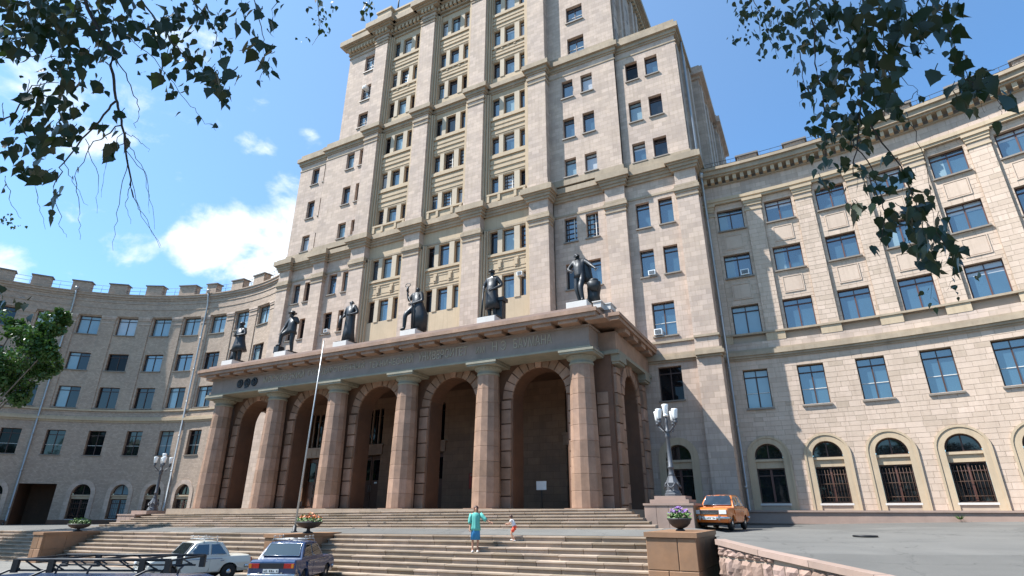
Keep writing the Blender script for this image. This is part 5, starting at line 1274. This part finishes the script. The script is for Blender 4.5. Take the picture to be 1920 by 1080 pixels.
up = lambda m_: m_
statue(0, 'leftmost bronze statue, a figure in a heavy coat with folded arms', dict(head=(.02, -.05, 1.58), crown=(.03, -.05, 1.68), elL=(-.32, -.02, 1.17), wrL=(-.08, -.2, 1.16), elR=(.34, -.02, 1.18), wrR=(.06, -.22, 1.12), knL=(-.11, -.03, .5), knR=(.14, 0, .5), anR=(.16, .03, .09)),
       [('coat', coat((0, 0, 1.44, .19, .13), (0, 0, 1.2, .21, .16), (.02, 0, .98, .22, .18), (.05, 0, .7, .30, .22), (.08, 0, .48, .38, .25))), ('hat', lambda m: m.ball((.03, -.04, 1.68), (.12, .12, .08))), ('sheaf', coat((-.3, .05, .75, .06, .06), (-.32, .05, .3, .10, .1), (-.33, .05, .0, .15, .13)))])
statue(1, 'bronze statue in a brimmed hat with one foot raised on a block', dict(head=(-.03, -.05, 1.58), crown=(-.04, -.05, 1.68), hipL=(-.11, -.05, .93), knL=(-.30, -.22, .74), anL=(-.32, -.20, .34), elL=(-.30, -.10, 1.10), wrL=(-.29, -.24, .86), elR=(.32, .02, 1.20), wrR=(.13, -.16, 1.42), anR=(.10, .05, .09)),
       [('hat', lambda m: m.lathe([(.17, 1.66), (.18, 1.675), (.10, 1.69), (.09, 1.76), (.02, 1.78)], 16, (-.04, -.05, 0))), ('block', lambda m: m.box(-.46, -.2, -.34, -.06, .0, .27)), ('jacket', coat((0, 0, 1.46, .15, .11), (0, 0, 1.2, .19, .14), (0, 0, .95, .20, .15), (.02, .02, .82, .22, .17)))])
statue(2, 'bronze statue in a long robe with bent arms, third from the left', dict(elL=(-.30, 0, 1.15), wrL=(-.20, -.2, 1.0), elR=(.34, .0, 1.17), wrR=(.16, -.18, 1.08)),
       [('robe', coat((0, 0, 1.46, .16, .11), (0, 0, 1.2, .19, .14), (0, 0, 1.0, .19, .15), (0, 0, .5, .21, .18), (.02, 0, .05, .25, .22), folds=8, amp=.09)), ('scroll', lambda m: m.tube([(-.28, -.2, 1.08), (-.36, -.16, .62)], .06, 8)), ('cape', coat((-.1, .1, 1.42, .18, .05), (-.18, .12, 1.0, .2, .06), (-.24, .12, .5, .16, .07)))])
statue(3, 'bronze statue raising a ringed emblem above a long staff', dict(head=(.03, -.02, 1.58), crown=(.03, -.02, 1.68), elL=(-.34, -.02, 1.20), wrL=(-.36, -.1, 1.47), paL=(-.36, -.11, 1.56), elR=(.28, -.06, 1.12), wrR=(.0, -.24, 1.0), hipL=(-.11, -.08, .86), knL=(-.24, -.30, .62), anL=(-.28, -.26, .1)),
       [('robe', coat((.03, 0, 1.46, .17, .12), (.04, 0, 1.15, .19, .15), (.08, 0, .95, .22, .19), (.14, .02, .6, .30, .24), (.15, .02, .05, .27, .24), folds=7, amp=.07)), ('staff', lambda m: m.tube([(-.22, -.22, 1.30), (.02, -.27, .9), (.10, -.28, .05)], .022, 6)),
        ('emblem', lambda m: m.tube([(-.36+.11*cos(t), -.12, 1.80+.07*sin(t)) for t in [2*pi*k/14 for k in range(15)]], .014, 5)), ('emblem_stem', lambda m: m.tube([(-.36, -.11, 1.56), (-.36, -.12, 1.74)], .04, 6))])
statue(4, 'bronze statue in a cap and apron, second from the right', dict(head=(-.01, -.03, 1.60), elL=(-.33, -.0, 1.17), wrL=(-.20, -.2, 1.0), elR=(.35, .02, 1.16), wrR=(.12, -.2, .98)),
       [('apron', coat((0, -.03, 1.42, .16, .10), (0, -.03, 1.12, .19, .14), (0, -.04, .95, .20, .16), (.02, -.04, .6, .22, .17), (.03, -.04, .36, .24, .18), folds=6, amp=.07)), ('cap', lambda m: m.ball((-.01, -.05, 1.69), (.11, .12, .06))), ('tool', lambda m: m.tube([(-.2, -.24, 1.04), (-.24, -.27, .05)], .03, 6)), ('anvil', lambda m: (m.box(.16, .36, .0, .26, .0, .62), m.box(.1, .42, -.04, .3, .62, .74)))])
statue(5, 'rightmost bronze statue, a striding man with a coat on his shoulder and an open hand', dict(head=(-.06, -.05, 1.60), crown=(-.08, -.06, 1.70), neck=(-.02, -.01, 1.49), elL=(-.37, -.02, 1.20), wrL=(-.20, -.20, 1.06), elR=(.38, -.08, 1.22), wrR=(.56, -.20, 1.03), spreadR=.8, knL=(-.10, -.04, .5), anL=(-.02, .02, .09), knR=(.06, -.18, .52), anR=(.12, -.16, .09), curl=.1),
       [('coat', coat((.14, .03, 1.46, .12, .10), (.20, .06, 1.2, .13, .10), (.22, .08, .9, .14, .10), (.22, .1, .72, .15, .10), folds=6, amp=.1)), ('stump', lambda m: (loft(m, [(.34, .14, 0, .23, .2), (.35, .14, .3, .18, .17), (.37, .13, .55, .21, .18), (.38, .12, .66, .16, .15)], 20, 5, .12), loft(m, [(.40, .05, .72, .13, .12), (.42, .0, .66, .21, .17), (.44, -.02, .5, .19, .14), (.45, -.02, .38, .1, .08)], 18, 6, .12), m.ball((.41, .06, .73), (.15, .14, .09)))), ('jacket', coat((-.01, 0, 1.46, .15, .11), (0, 0, 1.2, .185, .14), (0, 0, .98, .19, .145), (0, 0, .88, .2, .155)))])
# people on the stairs
M['skin'] = plain('skin', (.42, .22, .14), .6); M['hair'] = plain('brown_hair', (.055, .022, .012), .6); M['teal'] = plain('turquoise_cloth', (.10, .40, .34), .8); M['skirt'] = plain('blue_cloth', (.03, .20, .42), .8); M['wcloth'] = plain('white_cloth', (.68, .66, .66), .8); M['redcloth'] = plain('red_cloth', (.62, .07, .03), .8); M['shoe'] = plain('pale_shoes', (.55, .53, .50), .7)
def sleeve(m, pts, r): m.tube(pts, r, 8)
w = thing('person', 'woman in a turquoise jacket and blue skirt pointing from the steps', 'person', (10.62, -6.83, ZT-.16*3+gz(10.6)), rad(32))
pose = dict(elR=(.36, -.06, 1.22), wrR=(.56, -.13, 1.12), spreadR=.15, elL=(-.23, .03, 1.14), wrL=(-.22, -.04, .90), curl=.1); S_ = .95
mb, B = body(pose, .84); child('body', mb.mesh('body', 'skin', ks=S_), w)
mb = MB(); loft(mb, [(0, 0, 1.47, .075, .07), (0, 0, 1.43, .17, .11), (0, 0, 1.3, .185, .13), (0, 0, 1.1, .165, .13), (0, 0, .9, .19, .15), (0, 0, .80, .20, .155)], 28, 7, .09)
for s, g in (('L', -1), ('R', 1)): mb.tube([B['sh'+s], tuple(lerp(B['sh'+s][i], B['el'+s][i], .5) for i in range(3)), B['el'+s], tuple(lerp(B['el'+s][i], B['wr'+s][i], .35) for i in range(3))], [.075, .085, .082, .078], 9)
child('jacket', mb.mesh('jacket', 'teal', ks=S_), w)
mb = MB(); loft(mb, [(0, 0, .95, .15, .12), (0, 0, .8, .175, .14), (0, 0, .46, .19, .155)], 28, 8, .09); child('skirt', mb.mesh('skirt', 'skirt', ks=S_), w)
mb = MB(); h = Vector(B['head']); mb.ball(h+Vector((0, .04, .035)), (.102, .095, .11)); mb.ball(h+Vector((0, .06, -.05)), (.095, .06, .09)); child('hair', mb.mesh('hair', 'hair', ks=S_), w)
for g in (-1, 1): mb = MB(); mb.ball((g*.105, -.06, .035), (.052, .13, .05)); child('shoe', mb.mesh('shoe', 'shoe', ks=S_), w)
c = thing('person', 'small child in a white top and red shorts stepping up the stairs', 'person', (11.75, -6.24, ZT-.16+gz(11.7)), rad(-78))
S_ = .60; pose = dict(pelvis=(0, .06, .82), waist=(0, .0, .98), chest=(0, -.10, 1.16), neck=(0, -.17, 1.32), head=(0, -.23, 1.42), crown=(0, -.25, 1.53), shL=(-.16, -.12, 1.26), shR=(.16, -.12, 1.26), elL=(-.2, -.24, 1.04), wrL=(-.18, -.44, .98), elR=(.2, -.26, 1.05), wrR=(.2, -.45, 1.02), hipL=(-.1, .04, .78), hipR=(.1, .04, .78), knL=(-.1, -.24, .52), anL=(-.1, -.10, .12), knR=(.1, -.16, .44), anR=(.11, .10, .09))
mb, B = body(pose, .9); child('body', mb.mesh('body', 'skin', ks=S_), c)
mb = MB(); loft(mb, [(0, -.16, 1.31, .07, .06), (0, -.13, 1.26, .16, .11), (0, -.06, 1.1, .17, .13), (0, .0, .94, .165, .14), (0, .04, .84, .17, .15)], 16)
for s in 'LR': mb.tube([B['sh'+s], tuple(lerp(B['sh'+s][i], B['el'+s][i], .6) for i in range(3))], [.08, .075], 8)
child('shirt', mb.mesh('shirt', 'wcloth', ks=S_), c)
mb = MB(); loft(mb, [(0, .02, .93, .165, .14), (0, .05, .78, .18, .16)], 14)
for s in 'LR': mb.tube([B['hip'+s], tuple(lerp(B['hip'+s][i], B['kn'+s][i], .62) for i in range(3))], [.12, .105], 9)
child('shorts', mb.mesh('shorts', 'redcloth', ks=S_), c)
mb = MB(); h = Vector(B['head']); mb.ball(h+Vector((0, .03, .035)), (.105, .11, .115)); child('hair', mb.mesh('hair', 'hair', ks=S_), c)
for s in 'LR': a = B['an'+s]; mb = MB(); mb.ball((a[0], a[1]-.06, a[2]-.045), (.055, .12, .05)); child('shoe', mb.mesh('shoe', 'shoe', ks=S_), c)
# ------------------------------------------------------------------ vegetation
def leafmat(name, c, trans=.25, var=.35):
    t = NT(name); p = t.pos(); f = t.noise(9, 3, .5, p); at = t.n('Attribute', attribute_name='tone'); oi = t.n('ObjectInfo')
    col = t.mix(f, c4([x*(1-var) for x in c]), c4([min(1, x*(1+var)) for x in c]))
    k = t.math('ADD', t.math('ADD', at.outputs['Fac'], .8), t.math('MULTIPLY', oi.outputs['Random'], .4)); cc = t.n('CombineXYZ')
    for i in range(3): t.l(k, cc.inputs[i])
    col = t.mix(1., col, cc.outputs[0], 'MULTIPLY'); t.base(col); t.rough(.42); t.b.inputs['Specular IOR Level'].default_value = .4
    tr = t.n('BsdfTranslucent'); t.l(t.mix(.5, col, (.12, .26, .02, 1)), tr.inputs[0]); ms = t.n('MixShader'); ms.inputs[0].default_value = trans
    out = t.t.nodes['Material Output']; t.l(t.b.outputs[0], ms.inputs[1]); t.l(tr.outputs[0], ms.inputs[2]); t.l(ms.outputs[0], out.inputs[0]); return t.m
M['birch_leaf'] = leafmat('birch_leaf', (.014, .027, .008), .07); M['tree_leaf'] = leafmat('poplar_leaf', (.040, .088, .020), .15)
M['twig'] = plain('birch_twig', (.035, .024, .018), .7); M['bark'] = plain('grey_bark', (.16, .14, .12), .9, 0, .4, 8, bump=.4); M['birchbark'] = plain('birch_bark', (.55, .53, .49), .8, 0, .35, 5, bump=.3)
def px(x, y, d): return CAM+(CR*((x-960)/1050.4)+CU*((540-y)/1050.4)+CF)*d
# --- tree in front of the left wing
def cards(mb, c, r, n, s0, s1, flat=.8):
    for _ in range(n):
        v = Vector((RND.gauss(0, 1), RND.gauss(0, 1), RND.gauss(0, 1))).normalized(); q = RND.random()**.45
        p = Vector(c)+Vector((v.x*r, v.y*r, v.z*r*flat))*q*(1+.22*noise.noise(v*2.2+Vector(c)))
        t = Vector((RND.gauss(0, 1), RND.gauss(0, 1), RND.gauss(0, 1))).normalized(); s = RND.uniform(s0, s1); b = t.orthogonal().normalized(); b = (b*cos(RND.random()*6)+t.cross(b)*sin(RND.random()*6))*s*.62; t = t*s
        mb.add([p-t, p+b, p+t, p-b], [(0, 1, 2, 3)], 0, RND.uniform(-.3, .3) or .01)
tp = px(-110, 800, 33); base = Vector((tp.x, tp.y, lot_z(tp.x)))
tree = thing('poplar_tree', 'leafy green tree in front of the shaded left wing', 'tree', base)
lobes = [(10, 690, 33, 1.75), (55, 645, 32.6, 1.2), (102, 610, 33.2, .9), (120, 594, 33.4, .45), (30, 728, 32.8, 1.1), (78, 690, 33.4, .8), (-70, 640, 33, 2.3), (-60, 720, 33.4, 1.9), (92, 652, 32.4, .7), (28, 612, 33.6, .6), (-120, 690, 33, 2.2)]
mb = MB(); mb.tube([base, base+Vector((.1, 0, 2.5)), px(-100, 720, 33), px(-90, 620, 33)], [.28, .22, .15, .06], 9); mb.obj('trunk', 'bark', tree)
for x, y, d, r in lobes:
    e = px(x, y, d); s = base+Vector((.05, 0, 2.6+RND.random())); mb = MB(); mb.tube([s, s.lerp(e, .5)+Vector((0, 0, .3)), e, e+(e-s).normalized()*r*.6], [.07, .05, .03, .01], 6); mb.obj('limb', 'bark', tree)
mb = MB()
for x, y, d, r in lobes: 
    e = px(x, y, d)
    for k in range(int(9+r*8)):
        v = Vector((RND.gauss(0, 1), RND.gauss(0, 1), RND.gauss(0, 1))).normalized()*r*RND.uniform(.35, 1.0); cards(mb, e+v, r*.32+.10, 95, .07, .15)
kind(mb.obj('crown', 'tree_leaf', tree), 'stuff')
# --- hanging birch sprays, close to the camera
LW = ((0, .02), (.05, .18), (.12, .29), (.22, .36), (.34, .355), (.46, .30), (.58, .22), (.70, .14), (.82, .07), (.92, .03), (1, 0))
def birch_leaf(seed):
    r = random.Random(seed); fold, bend, tw = r.uniform(.04, .25), r.uniform(-.3, .3), r.uniform(-.3, .3); vs = []; fs = []; n = len(LW)-1; wid = r.uniform(.88, 1.08)
    for i, (t, w) in enumerate(LW):
        w *= wid*(1+(.11 if i % 2 else -.06)*(0 < i < n)); z = -t; y = bend*t*t; s = tw*t*w
        vs += [(-w, y-fold*w+s, z+.03*(i % 2)), (0, y, z), (w, y-fold*w-s, z+.03*(i % 2))]
    for i in range(n): fs += [(i*3, i*3+1, i*3+4, i*3+3), (i*3+1, i*3+2, i*3+5, i*3+4)]
    return vs, fs
LEAF = [birch_leaf(i) for i in range(6)]
LEAFM = []
for vs, fs in LEAF: m = MB(); m.add(vs, fs, 0, 0, True); m.tube([(0, 0, .32), (0, .03, .15), (0, 0, 0)], .022, 4); LEAFM.append(m.mesh('leaf', 'birch_leaf', ks=1))
def birch(name, label, clusters, twigs, crown, trunk):
    root = thing(name, label, 'tree', trunk[0])
    mb = MB(); mb.tube(trunk, [.17, .14, .10, .05][:len(trunk)], 10); mb.obj('trunk', 'birchbark', root)
    L_ = []
    for pts, r in twigs:
        P = [px(*p) for p in pts]; Q = []
        for i in range(len(P)-1):
            for k in range(5): Q.append(P[i].lerp(P[i+1], k/5)+Vector((RND.gauss(0, 1), RND.gauss(0, 1), RND.gauss(0, 1)))*.003*(k > 0))
        Q.append(P[-1]); mb = MB(); n = len(Q); mb.tube(Q, [lerp(r, r*.35, i/(n-1)) for i in range(n)], 5); mb.obj('twig', 'twig', root)
    for cx, cy, sx, sy, n, d, s in clusters:
        for _ in range(int(n*1.55+.5)):
            q = px(cx+RND.gauss(0, sx), cy+RND.gauss(0, sy), d*RND.uniform(.9, 1.12)); size = s/1050.4*d*RND.uniform(.46, 1.06)
            L_.append((q, size))
    L_.sort(key=lambda t: -t[1]/(t[0]-CAM).length)
    rest = MB()
    for i, (q, s) in enumerate(L_):
        rot = Matrix.Rotation(RND.random()*6.28, 4, 'Z') @ Matrix.Rotation(RND.gauss(0, .38), 4, 'X') @ Matrix.Rotation(RND.gauss(0, .38), 4, 'Y'); k = RND.randrange(6)
        if i < 290:
            o = child('leaf', LEAFM[k], root); o.location = (q-Vector(trunk[0]))*K; o.rotation_euler = rot.to_euler(); o.scale = (s*K*.9,)*3
        else:
            vs, fs = LEAF[k]; M4 = Matrix.Translation(q) @ rot @ Matrix.Scale(s*.9, 4); rest.add([M4 @ Vector(v) for v in vs], fs, 0, RND.uniform(-.2, .2) or .01, True)
    if rest.v: kind(rest.obj('leaves', 'birch_leaf', root), 'stuff')
    mb = MB()                                            # the crown overhead, out of the picture, that shades the sprays
    for rt_, fw, up_, r, n in crown: cards(mb, CAM+RT*rt_+Vector((-sin(rad(27.5)), cos(rad(27.5)), 0))*fw+Vector((0, 0, up_)), r, n, .05, .10, .5)
    kind(mb.obj('crown', 'birch_leaf', root), 'stuff')
fl = Vector((-sin(rad(27.5)), cos(rad(27.5)), 0))
g0 = lambda a, b, z: CAM+RT*a+fl*b+Vector((0, 0, z))
D = 1.62
clL = [(40, 25, 45, 25, 46, D, 34), (110, 50, 45, 35, 44, D, 34), (190, 25, 40, 25, 34, D, 34), (260, 45, 35, 30, 26, D, 36), (300, 75, 22, 28, 16, D, 38), (350, 30, 30, 22, 18, D*1.1, 30), (400, 40, 30, 30, 16, D*1.1, 28), (350, 95, 24, 22, 18, D*1.1, 30), (395, 140, 18, 22, 12, D, 40), (415, 170, 14, 18, 8, D, 34),
       (425, 55, 12, 30, 8, D*1.2, 22), (335, 170, 18, 18, 10, D*1.2, 24), (200, 90, 26, 18, 14, D, 36), (110, 125, 28, 24, 14, D, 36), (60, 80, 28, 20, 14, D, 34), (30, 60, 24, 20, 12, D, 36), (50, 110, 14, 12, 4, D*1.2, 20), (140, 160, 22, 22, 12, D*1.1, 30), (90, 185, 30, 18, 14, D, 34), (60, 225, 30, 22, 16, D, 36), (110, 240, 24, 22, 14, D, 38), (20, 250, 20, 24, 10, D, 34), (30, 290, 22, 18, 8, D, 34), (75, 290, 22, 16, 8, D, 36), (60, 320, 20, 12, 6, D, 34), (95, 355, 12, 14, 4, D, 44), (105, 325, 14, 10, 4, D, 30), (100, 390, 8, 6, 2, D, 26), (215, 262, 14, 12, 5, D, 44), (190, 240, 12, 8, 3, D, 30), (225, 205, 5, 6, 1, D, 38), (160, 188, 5, 6, 1, D, 38), (190, 172, 6, 5, 1, D, 26), (140, 250, 12, 14, 6, D, 38), (8, 350, 4, 4, 1, D, 26), (125, 130, 12, 12, 5, D, 36), (140, 95, 14, 12, 6, D, 30),
       (455, 36, 6, 8, 2, D, 34), (485, 25, 8, 6, 2, D, 44), (510, 45, 5, 8, 2, D, 46), (485, 80, 9, 9, 4, D, 42), (505, 105, 8, 10, 4, D, 40), (512, 128, 5, 6, 2, D, 30), (525, 10, 6, 6, 2, D, 24), (460, 8, 10, 5, 3, D, 28), (487, 150, 3, 2, 1, D, 16), (430, 100, 8, 8, 3, D*1.2, 20), (270, 135, 6, 6, 2, D*1.2, 20), (300, 150, 6, 5, 2, D*1.2, 18), (375, 220, 3, 3, 1, D, 22), (403, 237, 3, 3, 1, D, 22), (270, 108, 5, 5, 1, D*1.2, 22),
       (600, 30, 8, 16, 16, 4.2, 15), (613, 10, 12, 6, 10, 4.2, 14), (580, 70, 10, 6, 3, 4.2, 10), (692, 18, 6, 12, 12, 4.2, 16), (620, 60, 5, 4, 3, 4.2, 10), (10, 410, 12, 8, 14, 5, 9), (30, 424, 10, 3, 5, 5, 8), (20, 560, 14, 4, 3, D, 22), (52, 565, 8, 5, 2, D, 24), (5, 545, 4, 8, 2, D, 30), (55, 600, 6, 4, 1, D, 24)]
twL = [([(140, -40, D), (185, 55, D), (212, 105, D), (217, 185, D), (228, 235, D), (240, 310, D), (250, 370, D)], .0055), ([(217, 190, D), (180, 235, D), (120, 305, D), (100, 350, D)], .0032), ([(228, 235, D), (175, 265, D), (140, 330, D)], .002), ([(218, 110, D), (245, 160, D), (262, 205, D), (255, 240, D)], .0018),
       ([(-20, 240, D), (30, 210, D), (60, 160, D), (110, 155, D)], .0025), ([(185, 55, D), (130, 50, D), (60, 90, D)], .002), ([(230, -40, D), (300, 50, D), (340, 100, D), (380, 150, D)], .003), ([(225, 60, D), (290, 110, D), (350, 190, D), (380, 225, D), (405, 245, D)], .0012), ([(340, -30, D), (400, 50, D), (420, 120, D)], .002), ([(470, -30, D), (490, 50, D), (495, 120, D), (487, 150, D)], .0016), ([(520, -30, D), (505, 50, D)], .0014), ([(595, -30, 4.2), (600, 60, 4.2), (585, 85, 4.2)], .003), ([(690, -30, 4.2), (695, 40, 4.2)], .003)]
for x0, y0, x1, y1, x2, y2 in ((240, 310, 262, 390, 300, 465), (240, 300, 218, 400, 212, 470), (235, 280, 275, 330, 290, 430), (140, 330, 150, 400, 150, 450), (120, 300, 135, 340, 165, 385), (235, 260, 270, 320, 280, 400), (250, 370, 268, 400, 302, 462), (160, 260, 185, 330, 182, 400), (100, 350, 110, 420, 125, 445), (228, 240, 265, 270, 278, 285), (60, 320, 70, 380, 85, 430), (230, 250, 200, 300, 190, 370), (245, 340, 235, 380, 245, 420), (10, 330, 20, 380, 40, 410)):
    twL.append(([(x0, y0, D), (x1, y1, D), (x2, y2, D)], .0011))
birch('birch_tree', 'birch with dark leafy sprays and bare twigs filling the top left corner', clL, twL,
      [(-2.4, .9, 3.4, 1.4, 1500), (-3.4, 1.5, 4.4, 1.6, 1600), (-1.6, 1.0, 3.9, 1.2, 1000), (-3.6, 2.0, 3.4, 1.2, 1000), (-2.6, .2, 2.8, 1.0, 700)], [g0(-2.6, -1.6, -2.1), g0(-2.5, -1.5, .2), g0(-2.3, -.9, 2.2), g0(-2.0, .2, 3.4)])
E2 = 1.75
clR = [(1385, 15, 12, 14, 18, E2*1.5, 17), (1420, 25, 18, 20, 26, E2*1.4, 19), (1460, 35, 20, 22, 26, E2*1.3, 21), (1405, 55, 20, 14, 14, E2*1.5, 16), (1385, 75, 8, 8, 4, E2*1.6, 14), (1440, 75, 16, 16, 14, E2*1.3, 20), (1500, 25, 22, 22, 24, E2*1.2, 26), (1480, 90, 14, 14, 10, E2*1.3, 22), (1545, 30, 22, 24, 22, E2, 32), (1500, 130, 10, 10, 6, E2*1.2, 26), (1530, 70, 14, 14, 10, E2*1.2, 26), (1600, 40, 24, 28, 30, E2, 38), (1650, 30, 24, 30, 30, E2, 38), (1690, 50, 18, 26, 18, E2, 38), (1610, 100, 24, 20, 16, E2, 44), (1660, 100, 22, 22, 16, E2, 42), (1560, 130, 16, 16, 12, E2, 32), (1530, 160, 14, 14, 9, E2*1.1, 30), (1600, 160, 24, 22, 20, E2, 36), (1650, 165, 18, 22, 14, E2, 42), (1560, 200, 16, 20, 14, E2, 32), (1510, 180, 9, 9, 5, E2, 34), (1610, 215, 22, 20, 18, E2, 34), (1665, 195, 14, 16, 9, E2, 40), (1525, 240, 12, 14, 8, E2*1.2, 24), (1560, 255, 16, 16, 12, E2, 30), (1600, 270, 16, 18, 12, E2, 32), (1545, 300, 14, 16, 9, E2*1.2, 24), (1590, 310, 12, 14, 7, E2*1.1, 26), (1545, 335, 8, 8, 4, E2, 34), (1615, 335, 10, 12, 5, E2, 34), (1635, 330, 6, 6, 2, E2*1.2, 20), (1660, 290, 6, 6, 2, E2, 30), (1690, 230, 8, 14, 4, E2, 22),
       (1650, 345, 14, 12, 8, E2, 32), (1690, 325, 12, 10, 6, E2, 34), (1710, 350, 10, 8, 5, E2, 34), (1610, 380, 8, 10, 4, E2, 38), (1660, 385, 10, 12, 6, E2, 34), (1700, 385, 14, 14, 9, E2, 36), (1660, 430, 6, 20, 5, E2, 36), (1720, 400, 12, 12, 7, E2, 40), (1725, 450, 14, 18, 10, E2, 42), (1755, 440, 12, 14, 8, E2, 36), (1780, 465, 14, 14, 9, E2, 36), (1795, 480, 8, 8, 5, E2, 38), (1735, 475, 10, 12, 5, E2, 46), (1745, 370, 4, 12, 3, E2, 24), (1770, 415, 8, 8, 3, E2, 34), (1605, 410, 5, 5, 2, E2, 20), (1640, 460, 4, 8, 2, E2, 28), (1790, 540, 6, 14, 3, E2, 22), (1745, 560, 6, 14, 4, E2, 24), (1828, 508, 6, 5, 2, E2, 28), (1760, 500, 5, 8, 2, E2, 24),
       (1740, 20, 18, 18, 12, E2, 52), (1770, 45, 10, 12, 5, E2, 56), (1715, 60, 10, 12, 5, E2, 42), (1788, 70, 8, 6, 3, E2, 34), (1742, 95, 3, 4, 1, E2, 34), (1757, 128, 3, 4, 1, E2, 48), (1722, 98, 3, 3, 1, E2, 22), (1787, 90, 8, 8, 3, E2, 40), (1795, 125, 8, 8, 3, E2, 44), (1815, 145, 14, 10, 5, E2, 48), (1840, 135, 10, 10, 4, E2, 52), (1800, 165, 10, 8, 4, E2, 44), (1798, 185, 5, 6, 2, E2, 46), (1832, 172, 5, 6, 2, E2, 38), (1822, 205, 5, 4, 2, E2, 28), (1888, 182, 6, 6, 2, E2, 52), (1870, 228, 5, 5, 2, E2, 30), (1727, 180, 4, 4, 1, E2, 26), (1790, 12, 14, 8, 5, E2, 40)]
twR = [([(1500, -40, E2), (1530, 60, E2), (1531, 130, E2), (1545, 200, E2), (1550, 300, E2)], .003), ([(1620, -40, E2), (1620, 100, E2), (1610, 250, E2), (1600, 330, E2)], .004), ([(1660, -30, E2), (1655, 110, E2), (1690, 200, E2), (1720, 170, E2), (1727, 185, E2)], .002), ([(1620, 220, E2), (1680, 300, E2), (1710, 370, E2), (1740, 420, E2), (1790, 480, E2)], .0026), ([(1600, 260, E2), (1640, 330, E2), (1660, 400, E2), (1650, 460, E2)], .002), ([(1735, -30, E2), (1735, 60, E2), (1722, 105, E2)], .0012), ([(1780, -30, E2), (1775, 55, E2), (1795, 95, E2), (1815, 150, E2), (1870, 180, E2), (1878, 215, E2)], .002), ([(1700, 210, E2), (1735, 300, E2), (1750, 400, E2), (1745, 560, E2)], .0012), ([(1780, 470, E2), (1790, 520, E2), (1775, 545, E2)], .001), ([(1400, -30, E2*1.5), (1440, 60, E2*1.4), (1460, 110, E2*1.3)], .002), ([(1500, 100, E2), (1510, 170, E2), (1500, 200, E2)], .0015), ([(1650, 90, E2), (1695, 150, E2), (1722, 170, E2)], .0014), ([(1810, 150, E2), (1836, 175, E2), (1846, 212, E2)], .001)]
birch('birch_tree', 'birch with long drooping leafy sprays hanging before the right wing', clR, twR,
      [(.1, 1.2, 3.9, 1.1, 1300), (-.8, 1.0, 4.4, 1.3, 1500), (.9, .9, 3.8, 1.0, 900), (-.5, 1.8, 5.2, 1.2, 1100), (.9, 1.6, 5.0, 1.2, 900)], [g0(2.6, -1.8, -2.1), g0(2.5, -1.6, .4), g0(2.1, -.8, 2.4), g0(1.5, .4, 3.6)])

# --- trees across the road, behind the camera (seen only in the window panes)
mb = MB()
for i in range(46):
    a = lerp(-1.45, 1.35, i/45)+RND.uniform(-.02, .02); dd = RND.uniform(44, 60); c = CAM+Vector((sin(a)*dd*1.3+4, -cos(a)*dd, 0)); h = RND.uniform(9, 14)
    for k in range(5): cards(mb, (c.x+RND.gauss(0, 1.6), c.y+RND.gauss(0, 1.6), LOT+h*(.25+.17*k)), h*.3, 60, .7, 1.5, .9)
kind(mb.obj('treeline', 'tree_leaf'), 'stuff')
